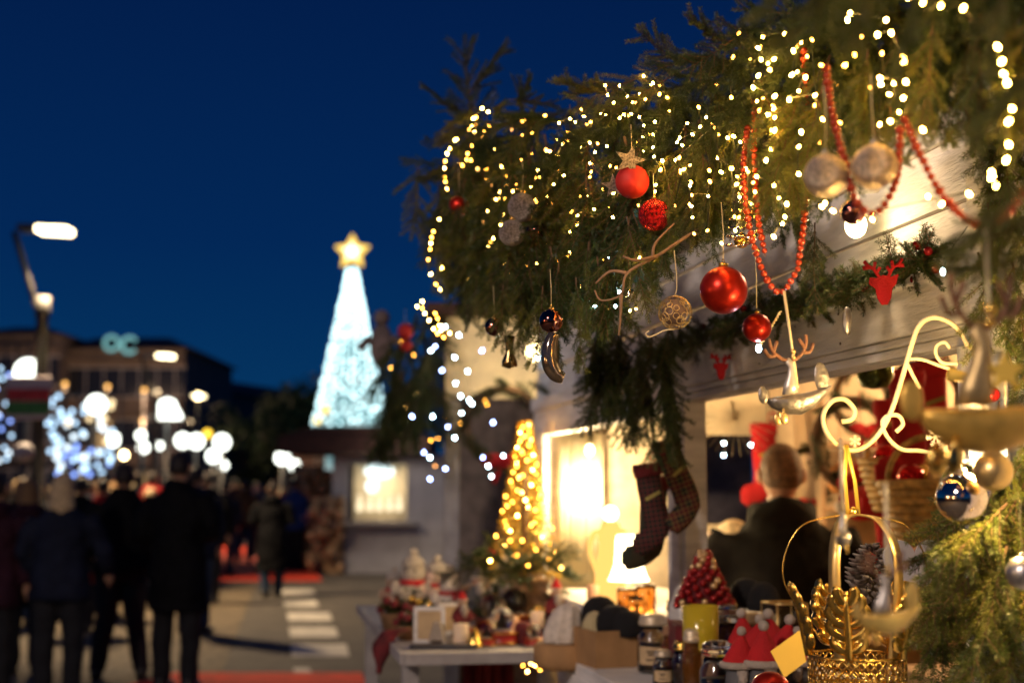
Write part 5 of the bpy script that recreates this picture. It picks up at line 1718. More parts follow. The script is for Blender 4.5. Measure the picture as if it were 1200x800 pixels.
def make_person(label, coatm, legm, hairm, H=1.75, coat_len=.62, arms=None, long_hair=False, hood=False, vox=.012, stance=.1, wide=1.0, group=None, step=(0, 0)):
    k = H / 1.75
    o = empty('person', (0, 0, 0), 0, label, 'person', group)
    A_ = arms or {1: [(.20, 0, 1.41), (.25, -.02, 1.14), (.245, .06, .90)], -1: [(-.20, 0, 1.41), (-.25, -.02, 1.14), (-.245, .06, .90)]}
    def sc(mb):
        mb.v = [V((v.x * k * (wide + (1 - wide) * min(1, max(0, (v.z - 1.40) / .12))), v.y * k, v.z * k)) for v in mb.v]
        return mb
    feet = {1: (stance, step[0]), -1: (-stance, step[1])}
    b = MB()
    b.ell([(0, 0, .84, .15, .10), (0, 0, .95, .165, .115), (0, 0, 1.08, .14, .10), (0, 0, 1.28, .17, .115), (0, 0, 1.38, .185, .10), (0, -.005, 1.45, .11, .07), (0, 0, 1.50, .055, .055), (0, .01, 1.56, .052, .055)])
    b.ball((0, .012, 1.645), (.076, .096, .108), 20, 14)
    b.ball((0, .06, 1.59), (.05, .045, .045), 14, 10)
    b.ball((0, .108, 1.63), (.012, .018, .02), 8, 6)
    for s in (-1, 1): b.ball((s * .083, -.005, 1.635), (.016, .022, .034), 8, 6); b.ball((s * .03, .093, 1.655), (.014, .010, .008), 8, 6)
    for s in (-1, 1):
        fx, fy = feet[s]
        b.tube([(s * .09, 0, .88), (s * .095, fy * .5 + .01, .48), (fx, fy, .09)], [.082, .055, .038], 12)
        b.tube([(fx, fy - .04, .05), (fx, fy + .14, .035)], [.04, .03], 10)
        sh, el, wr = [V(q) for q in A_[s]]
        b.tube([sh, sh.lerp(el, .5), el, el.lerp(wr, .4), wr], [.052, .046, .038, .037, .026], 10)
        hd = (wr - el).normalized()
        sidev = V((0, 1, 0)) if abs(hd.z) > .6 else V((0, 0, 1))
        sidev = (sidev - hd * sidev.dot(hd)).normalized()
        pn = hd.cross(sidev)
        b.tube([wr, wr + hd * .05, wr + hd * .09], [.024, .036, .034], 10)
        for i, (w_, l_) in enumerate(((-.027, .062), (-.009, .075), (.009, .07), (.027, .055))):
            p0 = wr + hd * .085 + sidev * w_
            b.tube([p0, p0 + hd * l_ * .55, p0 + hd * l_ * .85 + pn * -s * .018], [.0095, .009, .0075], 6)
        p0 = wr + hd * .03 + sidev * .03
        b.tube([p0, p0 + hd * .03 + sidev * .022, p0 + hd * .06 + sidev * .026], [.011, .0105, .009], 6)
    link('body', person_mesh(sc(b), vox, skin, 'body', 3), o)
    t = MB()
    t.ell([(0, 0, .80, .165, .125), (0, 0, .95, .185, .135), (0, 0, 1.04, .165, .12)])
    for s in (-1, 1):
        fx, fy = feet[s]
        t.tube([(s * .09, 0, .9), (s * .098, fy * .5, .5), (fx, fy - .005, .07)], [.102, .08, .062], 12)
    link('trousers', person_mesh(sc(t), max(vox, .016), legm, 'trousers', 5, .03), o)
    hem = .98 - (coat_len - .3)
    c = MB()
    c.ell([(0, -.005, hem, .215, .165), (0, 0, hem + .08, .21, .16), (0, 0, .98, .195, .15), (0, 0, 1.10, .18, .14), (0, 0, 1.28, .205, .15), (0, 0, 1.39, .205, .13), (0, -.005, 1.46, .13, .10), (0, -.005, 1.525, .08, .085)], 24)
    for s in (-1, 1):
        sh, el, wr = [V(q) for q in A_[s]]
        c.tube([sh + V((-s * .03, 0, .0)), sh.lerp(el, .5), el, el.lerp(wr, .5), wr - (wr - el) * .04], [.08, .072, .062, .056, .05], 12)
    if hood:
        c.ball((0, -.085, 1.47), (.13, .085, .085), 16, 12)
        c.torus((0, -.0, 1.50), .10, .035, Mx.Rotation(PI / 2, 3, 'X'), 20, 8)
    else:
        c.torus((0, -.0, 1.525), .075, .022, Mx.Rotation(PI / 2, 3, 'X'), 20, 8)
    link('coat', person_mesh(sc(c), max(vox, .015), coatm, 'coat', 4, .055), o)
    for s in (-1, 1):
        fx, fy = feet[s]
        m_ = MB(); m_.rings([[V((fx + rx * math.cos(2 * PI * j / 14), fy + y0, max(.0, z0 + rz_ * math.sin(2 * PI * j / 14)))) for j in range(14)] for y0, z0, rx, rz_ in ((-.075, .045, .02, .03), (-.06, .05, .042, .06), (.0, .055, .045, .065), (.08, .04, .05, .045), (.15, .03, .045, .032), (.19, .02, .015, .02))])
        sc(m_).build('shoe', leather, o)
    h = MB()
    if long_hair:
        h.ell([(0, -.05, 1.40, .085, .04), (0, -.04, 1.5, .10, .07), (0, -.012, 1.6, .094, .098), (0, -.01, 1.68, .09, .10), (0, -.005, 1.74, .062, .075), (0, 0, 1.765, .02, .03)], 20)
    else:
        h.ell([(0, -.04, 1.585, .06, .055), (0, -.022, 1.62, .08, .085), (0, -.008, 1.68, .083, .096), (0, .0, 1.73, .064, .082), (0, .005, 1.762, .025, .035)], 20)
    link('hair', person_mesh(sc(h), max(vox, .012), hairm, 'hair'), o)
    return o


bent = {1: [(.20, 0, 1.41), (.27, -.03, 1.14), (.12, .20, 1.12)], -1: [(-.20, 0, 1.41), (-.27, -.03, 1.14), (-.12, .20, 1.12)]}
bentL = {1: [(.20, 0, 1.41), (.25, -.02, 1.14), (.22, .05, .90)], -1: [(-.20, 0, 1.41), (-.29, -.04, 1.15), (-.2, .12, 1.0)]}
bentR = {1: [(.20, 0, 1.41), (.29, -.02, 1.16), (.30, .14, .98)], -1: [(-.20, 0, 1.41), (-.25, -.02, 1.14), (-.2, .12, .95)]}


def put(o, px_, Y, rz=0):
    o.location = (GX(px_, Y), Y, 0.004)
    o.rotation_euler = (0, 0, rz)
    return o


put(make_person('tall man in a long black coat standing with his back turned, nearest', coat_black, trouser_black, hair_dark, 1.84, .70, bent, wide=1.08), 205, 11.25, -.15)
put(make_person('man in a black jacket and dark trousers, legs apart, left of the tall one', coat_black, trouser_black, hair_dark, 1.76, .42, bentL, stance=.16, wide=1.12), 139, 11.9, .25)
put(make_person('blond woman in a dark hip length coat with her hand out', coat_navy, trouser_black, hair_blond, 1.66, .50, bentR, long_hair=True, wide=1.12), 66, 10.6, .1)
put(make_person('person in a plum coat with long fur edged hair, third from left', coat_plum, trouser_black, hair_fair, 1.62, .5, bent, long_hair=True, hood=True, wide=1.05), 27, 12.2, .2)
put(make_person('person in dark plum coat cut off by the left edge', coat_plum, trouser_black, hair_dark, 1.66, .55, None, hood=True, wide=1.0), -14, 10.6, .1)
put(make_person('lone person in a long black coat walking on the crossing', coat_black, jeans, hair_dark, 1.66, .88, bent, stance=.07, hood=True, step=(.08, -.05), wide=1.15), 318, 20.8, .0)
# shopper inside the stall
m_ = put(make_person('fair haired shopper in a black hooded jacket inside the stall, back turned', coat_olive, trouser_black, mat('hair_brown', (.13, .06, .02), .6, var=.4, scale=60, bump=.8, bscale=120), 1.665, .45, bent, hood=True, vox=.008, wide=1.18), 926, 5.25, -.05)
m_.location.z = .05
# second shopper, partly hidden
m_ = put(make_person('long haired shopper beside the fair haired one, mostly hidden', coat_brown, jeans, hair_blond, 1.38, .5, bent, long_hair=True, vox=.014), 866, 5.6, .5)
m_.location.z = .05

# red of a phone-lit hand, put into the colour of an added box
pw = V((GX(88, 10.8), 10.85, .98))
mb = MB(); mb.box((0, 0, 0), (.16, .02, .09)); o = mb.build('phone_glow_box', mat('phone_red', (.6, .06, .03), .5), None, bevel=.02, loc=P(98, 677, 10.75)); tag(o, 'small bright red purse in the blond woman\'s hand', 'phone glow')

# crowd
protos = []
for i, (cm, lm, hm, Hh, lh, arms_) in enumerate([(coat_black, trouser_black, hair_dark, 1.75, False, None), (coat_navy, jeans, hair_fair, 1.66, True, bent), (coat_brown, jeans, hair_dark, 1.72, False, bentL), (coat_grey, trouser_black, hair_blond, 1.62, True, None)]):
    protos.append(make_person('x', cm, lm, hm, Hh, .5, arms_, long_hair=lh, vox=.026, wide=1.15, hood=(i == 2)))
used = [False] * 4
coats = [(coat_black, 'black'), (coat_navy, 'navy'), (coat_brown, 'brown'), (coat_grey, 'grey'), (coat_plum, 'plum'), (coat_red, 'red'), (coat_blue, 'blue'), (coat_black, 'black')]
kindn = ['short haired person in a {} coat in the far crowd', 'long haired person in a {} coat with raised hands in the far crowd', 'hooded person in a {} jacket with one bent arm in the far crowd', 'long haired person in a {} coat with hanging arms in the far crowd']
rc_ = random.Random(12)
placed = []
special = [(285, 30, 'brown', 2), (345, 27.5, 'blue', 0), (338, 29, 'red', 1), (240, 19.5, 'black', 0), (262, 26, 'navy', 2), (300, 33, 'grey', 3), (372, 30, 'brown', 1), (362, 34, 'black', 0)]
cd = dict((b, a) for a, b in coats)
for i in range(92):
    if i < len(special):
        x_, Y, cn, kd = special[i]
    else:
        x_, Y, kd = rc_.uniform(-20, 385), rc_.uniform(22, 50), rc_.randrange(4)
        if x_ > 225: Y = rc_.uniform(30, 52)
        if i >= 58: x_, Y = rc_.uniform(-20, 232), rc_.uniform(15.5, 26)
        cn = rc_.choice(coats)[1]
    if not used[kd]:
        o = protos[kd]; used[kd] = True
    else:
        o = copy_tree(protos[kd])
    put(o, x_, Y, rc_.uniform(-.6, .6) if rc_.random() < .7 else rc_.uniform(2, 4))
    s_ = rc_.uniform(.95, 1.05)
    o.scale = (s_, s_, s_)
    for ch in KIDS[o.name]:
        if ch.name.startswith('coat'):
            ch.material_slots[0].link = 'OBJECT'
            ch.material_slots[0].material = cd[cn]
    tag(o, kindn[kd].format(cn), 'person', 'far crowd in %s coats, pose %s' % (cn, 'abcd'[kd]))

# ------------------------------------------------------------------ kiosk and next stall
kY = 26.5
kx0, kx1 = GX(388, kY), GX(536, kY)
o = empty('kiosk', ((kx0 + kx1) / 2, kY, 0), 0, 'white kiosk with a lit serving hatch at the end of the street', 'kiosk')
hw = (kx1 - kx0) / 2
hx0, hx1 = GX(407, kY) - o.location.x, GX(476, kY) - o.location.x
hz0, hz1 = CH - (610 - 572) / F * kY, CH + (572 - 543) / F * kY
mb = MB()
mb.b2((-hw, 0, 0), (hw, .06, hz0)); mb.b2((-hw, 0, hz1), (hw, .06, 2.19)); mb.b2((-hw, 0, hz0), (hx0, .06, hz1)); mb.b2((hx1, 0, hz0), (hw, .06, hz1))
mb.b2((-hw, .06, 0), (-hw + .06, 2.2, 2.19)); mb.b2((hw - .06, .06, 0), (hw, 2.2, 2.19)); mb.b2((-hw, 2.2, 0), (hw, 2.26, 2.19))
mb.build('wall', kiosk_white, o)
mb = MB(); mb.b2((-hw - .05, -.35, hz0 - .06), (hx1 + .2, -.002, hz0 - .01)); mb.build('counter', old_white, o)
mb = MB(); mb.b2((-hw - .9, -.8, 2.20), (hx1 + .45, 2.4, 2.50)); mb.prism([(-hw - .9, 2.502), (hx1 + .45, 2.502), (hx1 - .1, 2.68), (-hw - .3, 2.68)], 3.0, Mx.Translation((0, 0.8, 0)))
mb.build('roof', roof_red, o)
mb = MB()
for z_, s__ in ((.3, 1), (.42, .8), (.55, .6)):
    for k in range(5): mb.ball((hx0 + (hx1 - hx0) * (.15 + .17 * k), .5 + .1 * (k % 2), hz0 + z_ * .8), .07 * s__, 10, 8)
mb.build('hanging_goods', lamp_warm if False else glow('hatch_glow', (1, .8, .5), 1.6), o)  # these goods emit light themselves
mb = MB(); mb.ball((0, 0, 0), (.28, .1, .14), 16, 12); mb.build('hatch_lamp', globe_cool, o, loc=(hx0 + .52, .55, hz1 - .14))
mb = MB(); mb.ball((0, 0, 0), (.12, .12, .12), 16, 12); mb.build('hatch_lamp', globe_cool, o, loc=(hx0 + .4, .4, hz1 - .42))
mb = MB(); mb.b2((hx0, .9, .4), (hx1, .94, hz1)); mb.build('inner_panel', cream_board, o)
light('kiosk_light', 'POINT', (o.location.x + .2, kY - 1.3, 2.35), 12, (1, .85, .7), .1)
light('kiosk_light', 'POINT', (o.location.x + (hx0 + hx1) / 2, kY + .45, hz1 - .35), 9, (1, .75, .45), .1)
# carton-like display left of kiosk
for k, (x_, Y_, h_) in enumerate([(372, 27.5, 1.9), (360, 29, 2.0), (382, 26.2, 1.4)]):
    mb = MB()
    rg = random.Random(k)
    for j in range(40):
        mb.ball((rg.uniform(-.28, .28), rg.uniform(-.2, .2), rg.uniform(.1, h_)), rg.uniform(.06, .12), 8, 6)
    mb.b2((-.3, .21, 0), (.3, .24, h_))
    tag(mb.build('souvenir_rack', mat('beige_goods', (.35, .22, .12), .7, var=.5, scale=5), None, loc=(GX(x_, Y_), Y_, 0)), ['tall rack of beige goods at the left side of the kiosk', 'tallest rack of beige goods furthest left of the kiosk', 'low rack of beige goods touching the kiosk'][k], 'rack')

# neighbour stall (fascia lit cream)
sY = 8.0
o = empty('next_stall', (GX(590, sY), sY, 0), .0, 'neighbouring wooden stall with a lit cream fascia board', 'market stall')
x0, x1 = GX(520, sY) - o.location.x, GX(960, sY) - o.location.x
zf0, zf1 = CH + (572 - 462) / F * sY, CH + (572 - 372) / F * sY
mb = MB(); mb.b2((x0, -.05, zf0), (x1, .0, zf1)); mb.b2((x0, -.07, zf0 - .03), (x1, -.0, zf0 + .02)); mb.build('fascia', cream_board, o, bevel=.004)
for x_ in (x0 + .04, x1 - .04):
    mb = MB(); mb.b2((x_ - .04, -.04, 0), (x_ + .04, .04, zf0 - .031)); mb.build('post', old_white, o)
mb = MB(); mb.b2((x0, .1, 0), (x1, .14, .95)); mb.build('counter', wood, o)
mb = MB(); mb.b2((x0 - .1, 2.0, 0), (x1, 2.05, 2.6)); mb.build('back_wall', mat('dark_inside', (.25, .2, .17), .8), o)
mb = MB(); mb.b2((x0 - .1, -.2, zf1 + .001), (x1, 2.05, zf1 + .06)); mb.build('roof', roof_red, o)
light('fascia_light', 'POINT', P(627, 415, 7.55), 5, (1, .72, .34), .04)
o = empty('fascia_lamp', P(627, 413, 7.65), 0, 'small glowing lamp before the cream fascia of the next stall', 'lamp')
mb = MB(); mb.ball((0, 0, 0), .045, 16, 12); mb.build('bulb', lamp_warm, o)
mb = MB(); mb.tube([(0, 0, .04), (0, 0, .25), (0, .3, .3)], .008, 6); mb.build('arm', steel, o)

# dark fir clump at left of next stall
for i in range(44):
    x_ = rb.uniform(462, 516); y_ = rb.uniform(350, 480)
    if x_ < 490 and y_ < 380: y_ += 60
    p_ = P(x_, y_, rb.uniform(7.4, 8.4))
    bough(p_, (rb.uniform(-.5, .5), rb.uniform(-.4, .2), -1), 'dark fir bough on the corner of the neighbouring stall', 'fir boughs on the next stall corner', rb.uniform(.7, 1.1))
for (x_, y_, r_, lab) in [(475, 388, 9, 'blurred red bauble high on the next stall corner'), (476, 405, 7, 'blurred dark red bauble on the next stall corner'), (664, 460, 9, 'blurred red bauble over the bright doorway')]:
    bauble(x_, y_, 7.6 if x_ < 600 else 6.0, r_, red_matte, lab)
mb = MB(); mb.ball((0, 0, 0), (.07, .05, .14), 16, 12); mb.ball((0, 0, .17), .05, 14, 10); mb.tube([(-.06, 0, .05), (-.14, 0, -.02)], .025, 8); mb.tube([(.06, 0, .05), (.14, 0, .0)], .025, 8)
tag(mb.build('hanging_angel', mat('angel_cloth', (.2, .15, .14), .9), None, loc=P(447, 405, 8.6)), 'pale blurred angel doll hanging left of the next stall', 'ornament')

# ------------------------------------------------------------------ street lamps
def street_lamp(px_, Y, hz_, label, arm=0.9, pw_=60, pole_px=None):
    x_ = GX(pole_px, Y)
    o = empty('street_lamp', (x_, Y, 0), 0, label, 'street lamp', 'street lamps along the promenade')
    zj = hz_ * .76
    hx = GX(px_, Y, hz_) - x_
    mb = MB(); mb.lathe([(.15, 0), (.15, .3), (.085, .36), (.08, zj), (.10, zj + .02), (.10, zj + .30), (.001, zj + .31)], n=18); mb.build('pole', pole_paint, o)
    sgn = -1 if hx < .3 else 1
    mb = MB(); mb.tube([(0, 0, zj - .1), (-.42 * (Y / 19) ** 0, 0, hz_ - .03)], .042, 10); mb.build('arm', pole_paint, o)
    mb = MB(); mb.box((hx * .25 - .15, 0, hz_ + .02), (abs(hx) + .35, .28, .10)); mb.build('head', steel, o, bevel=.03)
    mb = MB(); mb.box((hx, 0, hz_ - .01), (.46, .3, .10), M=Mx.Rotation(.06, 3, 'Y')); mb.build('lens', lamp_street, o, bevel=.03)
    l = light('street_light', 'SPOT', (x_ + hx, Y, hz_ - .25), 1150, (1, .72, .42), .25)
    l.data.spot_size = R(116); l.data.spot_blend = .35; l.rotation_euler = (0, R(-30), 0)
    return o


o = street_lamp(64, 19, CH + (572 - 267) / F * 19, 'nearest street lamp glowing at the upper left', pole_px=38)
street_lamp(194, 38, CH + (572 - 417) / F * 38, 'second street lamp farther down the promenade', pole_px=178)
street_lamp(233, 56, CH + (572 - 464) / F * 56, 'third and smallest street lamp in the row', pole_px=219)
# sign on lamp pole
sp_ = P(34, 466, 18.7)
o = empty('pole_sign', sp_, 0, 'white sign with a red and a green band on the lamp pole', 'sign')
mb = MB(); mb.b2((-.29, -.02, -.28), (.29, .02, .28)); mb.build('board', mat('sign_white', (.5, .42, .42), .5), o, bevel=.01)
mb = MB(); mb.b2((-.285, -.026, -.04), (.285, -.021, .12)); mb.build('red_band', mat('sign_red', (.45, .03, .03), .5), o)
mb = MB(); mb.b2((-.285, -.026, -.22), (.285, -.021, -.05)); mb.build('green_band', mat('sign_green', (.05, .2, .04), .5), o)
# round lit disc sign
def globe(px_, py_, Y, rpx, m, label, name='light_globe', sq=1):
    p = P(px_, py_, Y)
    r = rpx * .72 / F * Y
    o = empty(name, (p.x, p.y, 0), 0, label, 'street light globe')
    mb = MB(); mb.ball((0, 0, p.z), (r, r, r * sq), 24, 16); mb.build('globe', m, o)
    mb = MB(); mb.tube([(0, 0, 0), (0, 0, p.z - r * sq)], .04, 8); mb.build('post', steel, o)
    return o
globe(33, 436, 21, 22, globe_white, 'big lit globe half hidden behind the lamp pole sign')
globe(28, 530, 17.5, 16, mat('pale_ball', (.4, .37, .38), .6), 'unlit pale globe on a short post at the left')
globe(113, 474, 34, 16, globe_white, 'large white glowing globe over the crowd at left')
globe(133, 515, 40, 11, globe_white, 'round glowing globe low over the crowd, left of the pair')
globe(165, 510, 42, 8, globe_white, 'small glowing globe above another small one')
globe(168, 524, 44, 9, globe_white, 'small glowing globe below another small one')
globe(187, 522, 44, 6, globe_white, 'tiny glowing globe right of the small pair')
globe(214, 516, 40, 12, globe_white, 'glowing globe forming the left of a bright cluster')
globe(230, 517, 41, 12, globe_white, 'glowing globe in the middle of a bright cluster')
globe(260, 518, 40, 13, globe_white, 'glowing globe forming the right of a bright cluster')
globe(250, 534, 39, 11, globe_white, 'lowest glowing globe of the bright cluster')
globe(262, 545, 42, 7, globe_white, 'small globe under the right of the bright cluster')
globe(145, 533, 40, 6, lamp_warm, 'small warm globe under the low left globe')
globe(232, 464, 60, 5, lamp_warm, 'small warm globe high beside the third street lamp')
globe(332, 520, 36, 9, globe_white, 'upper globe of the bright figure near the kiosk')
globe(331, 536, 36, 12, globe_white, 'middle globe of the bright figure near the kiosk')
globe(345, 545, 36, 9, globe_white, 'lower right globe of the bright figure near the kiosk')
globe(243, 508, 45, 7, glow('amber_globe', (1, .6, .05), 3), 'amber globe peeking above the bright cluster')
for k, (x_, y_, lab) in enumerate([(76, 450, 'leftmost small amber lamp on the dark facade'), (126, 453, 'second small amber lamp on the dark facade'), (169, 457, 'third small amber lamp on the dark facade'), (167, 493, 'lower small amber lamp on the dark facade')]):
    g_ = globe(x_, y_, 74, 3.5, glow('amber_lamp', (1, .5, .12), 3.2), lab, 'facade_lamp')
    light('facade_light', 'POINT', P(x_, y_, 73.5), 260, (1, .62, .38), .2)
# bell light
p = P(196, 480, 40)
o = empty('bell_light', (p.x, p.y, 0), 0, 'glowing white bell shaped street decoration', 'light decoration')
mb = MB(); mb.lathe([(.40, p.z - .25), (.42, p.z - .18), (.3, p.z + .02), (.2, p.z + .25), (.02, p.z + .32)], n=24); mb.build('bell', globe_white, o)
mb = MB(); mb.tube([(0, 0, 0), (0, 0, p.z - .25)], .04, 8); mb.build('post', steel, o)
# light arch / blue-white display
rg = random.Random(31)
o = empty('light_display', (GX(95, 36), 36, 0), 0, 'dazzling blue and white light display behind the crowd at left', 'light decoration')
def far_bulb(m, r): 
    mb = MB(); mb.ball((0, 0, 0), r, 10, 6); return mb.mesh('bulb', m)
fb = [far_bulb(glow('fb_white', (.75, .9, 1), 2.6), .075), far_bulb(glow('fb_blue', (.25, .4, 1), 3), .06), far_bulb(glow('fb_cool', (.5, .75, 1), 3), .06), far_bulb(glow('fb_warm', (1, .75, .4), 2.4), .075)]
for i in range(98):
    x_ = rg.uniform(55, 132); y_ = rg.uniform(460, 556)
    if y_ < 480 and 70 < x_ < 95: continue
    if y_ > 520: m_ = rg.choice((1, 1, 2, 0))
    elif x_ < 75: m_ = 2
    else: m_ = rg.choice((0, 3, 2, 0))
    q = P(x_, y_, 36 + rg.uniform(-.8, .8)) - o.location
    link('bulb', fb[m_], o, q)
mb = MB()
for k in range(6): mb.tube([(-.9 + k * .36, 0, 0), (-.9 + k * .36, 0, 4.0)], .03, 6)
for z_ in (2.2, 3.0, 3.9): mb.tube([(-.9, 0, z_), (.9, 0, z_)], .03, 6)
mb.build('frame', steel, o)
o = empty('light_curtain', (GX(6, 30), 30, 0), 0, 'blue light curtain at the far left edge of view', 'light decoration')
for i in range(36):
    q = P(rg.uniform(-15, 14), rg.uniform(425, 545), 30 + rg.uniform(-.5, .5)) - o.location
    link('bulb', fb[rg.choice((1, 2, 2, 0))], o, q).scale = (.7, .7, .7)
mb = MB()
for k in range(4): mb.tube([(-.4 + k * .25, 0, 0), (-.4 + k * .25, 0, 4.6)], .02, 6)
mb.build('frame', steel, o)
# ------------------------------------------------------------------ giant light cone tree
TY = 60
tx = GX(411, TY, 6)
zt, zb = P(413, 312, TY).z, P(411, 500, TY).z
o = empty('light_tree', (tx, TY, 0), 0, 'tall cone tree of cyan white lights topped by a yellow star', 'christmas tree')
mb = MB(); mb.lathe([(1.5, zb - 3), (1.52, zb), (.12, zt)], n=36)
tm = bpy.data.materials.new('tree_net'); tm.use_nodes = True
n_ = tm.node_tree; n_.nodes.clear()
e = n_.nodes.new('ShaderNodeEmission'); oo = n_.nodes.new('ShaderNodeOutputMaterial'); nz = n_.nodes.new('ShaderNodeTexNoise'); tc = n_.nodes.new('ShaderNodeTexCoord'); cr = n_.nodes.new('ShaderNodeValToRGB')
nz.inputs['Scale'].default_value = 1.6; nz.inputs['Detail'].default_value = 3
cr.color_ramp.elements[0].position = .38; cr.color_ramp.elements[0].color = (.05, .30, .34, 1)
cr.color_ramp.elements[1].position = .62; cr.color_ramp.elements[1].color = (.75, 1, 1, 1)
n_.links.new(tc.outputs['Object'], nz.inputs['Vector']); n_.links.new(nz.outputs[0], cr.inputs[0]); n_.links.new(cr.outputs[0], e.inputs[0]); n_.links.new(e.outputs[0], oo.inputs[0])
e.inputs[1].default_value = .3
mb.build('cone', tm, o)
lm_ = glow('tree_bulb', (.62, .96, 1), 3.6)
rg = random.Random(2)
for k in range(26):
    a_ = k * 2 * PI / 26
    mb = MB()
    nb = 26
    mb.tube([(1.58 * math.cos(a_), 1.58 * math.sin(a_), zb), (.15 * math.cos(a_), .15 * math.sin(a_), zt)], .01, 4)
    for j in range(nb):
        t = (j + rg.random()) / nb
        rr = (1.52 + (.12 - 1.52) * t) + .05
        mb.ball((rr * math.cos(a_ + rg.uniform(-.1, .1)), rr * math.sin(a_ + rg.uniform(-.1, .1)), zb + (zt - zb) * t), rg.uniform(.035, .09), 6, 4)
    mb.build('light_strand', lm_, o)
zs = P(414, 292, TY).z
mb = MB(); mb.prism([(x_, z_ + zs) for x_, z_ in star_outline(5, .82, .42)], .25); mb.build('star', glow('star_yellow', (1, .62, .10), 1.6), o, bevel=.08)
mb = MB(); mb.prism([(x_, z_ + zs) for x_, z_ in star_outline(5, .42, .22)], .34); mb.build('star_core', glow('star_core', (1, .9, .6), 3), o)
mb = MB(); mb.tube([(0, 0, 0), (0, 0, zb - 3)], .3, 10); mb.build('mast', steel, o)
o = tag(MB().b2((-2.2, -1.2, 0), (2.2, 1.2, 3.0)).build('tree_stage', roof_red, None, bevel=.05, loc=(tx, TY, 0)), 'dark stage under the tall cone tree of lights', 'stage')
for (x_, y_, lab) in [(372, 492, 'left yellow glowing lantern at the foot of the light tree'), (381, 480, 'tall yellow glowing lantern against the light tree'), (452, 495, 'cool glowing lantern right of the light tree foot')]:
    globe(x_, y_, 57, 6, glow('y_lantern', (1, .62, .05), 2.2) if x_ < 400 else globe_cool, lab)

# ------------------------------------------------------------------ buildings
def building(x0, x1, Y, top, depth, wallm, label, rows=4, cols=9, roofh=1.6, rz=0, lit=()):
    o = empty('apartment_building', ((x0 + x1) / 2, Y, 0), rz, label, 'building')
    hw = (x1 - x0) / 2
    mb = MB(); mb.b2((-hw, 0, 0), (hw, depth, top)); mb.build('wall', wallm, o)
    mb = MB(); mb.add([(-hw - .4, -.5, top + .002), (hw + .4, -.5, top + .002), (hw + .4, depth + .5, top + .002), (-hw - .4, depth + .5, top + .002), (-hw + 1.5, 2.5, top + roofh), (hw - 1.5, 2.5, top + roofh), (hw - 1.5, depth - 2, top + roofh), (-hw + 1.5, depth - 2, top + roofh)],
                      [(3, 2, 1, 0), (4, 5, 6, 7), (0, 1, 5, 4), (1, 2, 6, 5), (2, 3, 7, 6), (3, 0, 4, 7)]); mb.build('roof', slate_roof, o)
    mb = MB()
    for r_ in range(rows): mb.b2((-hw - .1, -.6, top * (r_ + 1) / (rows + .2) - .15), (hw + .1, -.002, top * (r_ + 1) / (rows + .2)))
    mb.build('balcony_ledge', wallm, o)
    w0 = MB(); w0.b2((-.55, -.05, -.8), (.55, .02, .8)); me = w0.mesh('window', win_dark)
    me2 = me.copy(); me2.materials[0] = glow('win_lit', (1, .6, .25), .5)
    f0 = MB(); f0.b2((-.62, -.07, -.9), (.62, -.051, -.8)); f0.b2((-.62, -.07, .8), (.62, -.051, .9)); f0.b2((-.03, -.07, -.8), (.03, -.051, .8)); fm = f0.mesh('frame', old_white)
    for r_ in range(rows):
        for c_ in range(cols):
            wv = link('window', me2 if (r_, c_) in lit else me, o, (-hw + (c_ + .5) * 2 * hw / cols, 0, top * (r_ + .55) / (rows + .2)))
            link('frame', fm, wv)
    return o


building(GX(-40, 80), GX(62, 80), 80, 10.2, 14, stone_dark, 'dark apartment block at the far left behind the promenade', 3, 5, roofh=.7)
building(GX(64, 82), GX(212, 82), 82, 9.6, 14, stone_beige, 'beige apartment block with ledges behind the second street lamp', 3, 7, roofh=.9, lit=((1, 2), (0, 4)))
building(GX(205, 100), GX(262, 100), 100, 8.3, 16, stone_dark, 'lower dark block next to the beige one', 3, 4, roofh=1.0, rz=-.3)
building(GX(255, 120), GX(312, 120), 120, 7.2, 16, stone_dark, 'smallest dark block where the row of houses ends', 2, 4, roofh=1.0, rz=-.3)
p = P(140, 402, 79)
o = empty('roof_sign', p, 0, 'dim teal lit sign on the roof edge of the beige block', 'sign')
gt_ = glow('teal_sign', (.25, .6, .6), .8)
mb = MB(); mb.torus((-.45, 0, 0), .38, .10, None, 18, 6); mb.build('ring', gt_, o)
mb = MB(); mb.torus((.55, 0, -.1), .42, .11, None, 18, 6, .6, 5.6); mb.build('ring', gt_, o)

# trees
def tree(px_, Y, h, r, label, seed):
    o = empty('dark_tree', (GX(px_, Y), Y, 0), 0, label, 'tree', None)
    rg = random.Random(seed)
    mb = MB(); mb.tube([(0, 0, 0), (.1, 0, h * .4), (0, 0, h * .7)], [.3, .22, .1], 8)
    for k in range(5):
        a_ = k * 1.3
        mb.tube([(.05, 0, h * (.3 + .06 * k)), (r * .6 * math.cos(a_), r * .6 * math.sin(a_), h * (.55 + .06 * k))], [.12, .04], 6)
    mb.build('trunk', stem_mat, o)
    mb = MB()
    cl = [(V((rg.gauss(0, .42) * r, rg.gauss(0, .42) * r, h * rg.uniform(.4, .95))), rg.uniform(.25, .5) * r) for _ in range(22)]
    for c_, q in cl:
        for _ in range(150):
            d_ = V((rg.gauss(0, 1), rg.gauss(0, 1), rg.gauss(0, .8))).normalized() * q * rg.random() ** .4
            a_, b_ = V((rg.uniform(-1, 1), rg.uniform(-1, 1), rg.uniform(-1, 1))) * .18, V((rg.uniform(-1, 1), rg.uniform(-1, 1), rg.uniform(-1, 1))) * .18
            p_ = c_ + d_
            mb.add([p_, p_ + a_, p_ + a_ + b_, p_ + b_], [(0, 1, 2, 3)])
    mb.build('crown', tree_leaf, o)
    return o
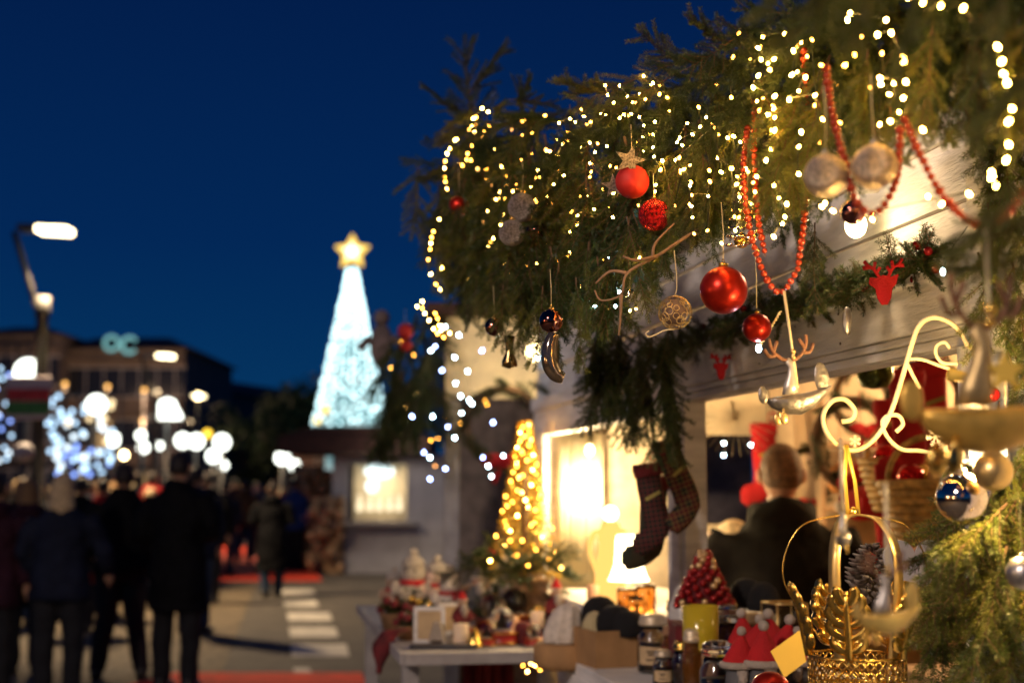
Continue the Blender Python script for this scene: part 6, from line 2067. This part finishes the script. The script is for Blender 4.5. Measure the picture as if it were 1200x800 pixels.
tree(330, 78, 6.4, 2.6, 'dark round tree right of the last house', 1)
tree(352, 72, 6.9, 2.6, 'dark round tree left of the light tree', 2)
tree(376, 84, 7.2, 3.0, 'dark tree directly behind the light tree', 3)
tree(448, 80, 7.0, 3.0, 'dark tree right behind the light tree', 4)
tree(300, 95, 5.2, 2.6, 'small dark tree at the end of the houses', 5)

# unseen street lamp added behind the camera to brighten the stall front
l = light('street_light', 'SPOT', (-3.8, -2.6, 4.9), 780, (1, .78, .64), .25)
l.rotation_euler = (V((.6, 3.6, 1.2)) - V((-3.8, -2.6, 4.9))).to_track_quat('-Z', 'Y').to_euler()
l.data.spot_size = R(120); l.data.spot_blend = .8
o = empty('street_lamp', (-4.3, -2.7, 0), 0, 'unseen street lamp added beside the photographer, lighting the stall front', 'street lamp', 'street lamps along the promenade')
mb = MB(); mb.lathe([(.15, 0), (.15, .3), (.07, .36), (.05, 5.0), (.001, 5.01)], n=16); mb.build('pole', steel, o)
mb = MB(); mb.box((.4, 0, 5.03), (.8, .28, .1)); mb.build('head', steel, o, bevel=.03)
mb = MB(); mb.box((.5, .1, 4.965), (.4, .24, .02)); mb.build('lens', lamp_street, o)

# unseen stalls added across the promenade for bauble reflections and warm fill
for k, (yy, lab) in enumerate([(-3.6, 'unseen wooden stall added for reflections and warm fill, behind the photographer'), (.6, 'unseen wooden stall added for reflections and warm fill, left of the photographer')]):
    o = empty('unseen_stall', (-6.2, yy, 0), 0, lab, 'market stall')
    mb = MB(); mb.b2((-2, -1.6, 0), (0, 1.6, 1.0)); mb.b2((-2, -1.6, 1.001), (-1.9, 1.6, 2.3)); mb.b2((-1.899, -1.6, 1.001), (0, -1.5, 2.3)); mb.b2((-1.899, 1.5, 1.001), (0, 1.6, 2.3)); mb.build('wall', plank_in, o)
    mb = MB(); mb.b2((-2.1, -1.8, 2.301), (.3, 1.8, 2.4)); mb.prism([(-2.1, 2.402), (.3, 2.402), (-.9, 3.0)], 3.6); mb.build('roof', roof_red, o)
    mb = MB()
    for j in range(6): mb.ball((-.5 - .2 * (j % 2), -1.25 + .5 * j, 1.12), .11, 12, 8)
    mb.build('goods', red_felt, o)
    for j in range(16): 
        link('bulb', BL, o, (.34, -1.7 + .226 * j, 2.28 - .05 * (j % 2))).scale = (2, 2, 2)
    light('stall_fill', 'POINT', (-6.9, yy, 2.0), 45, (1, .66, .36), .1)
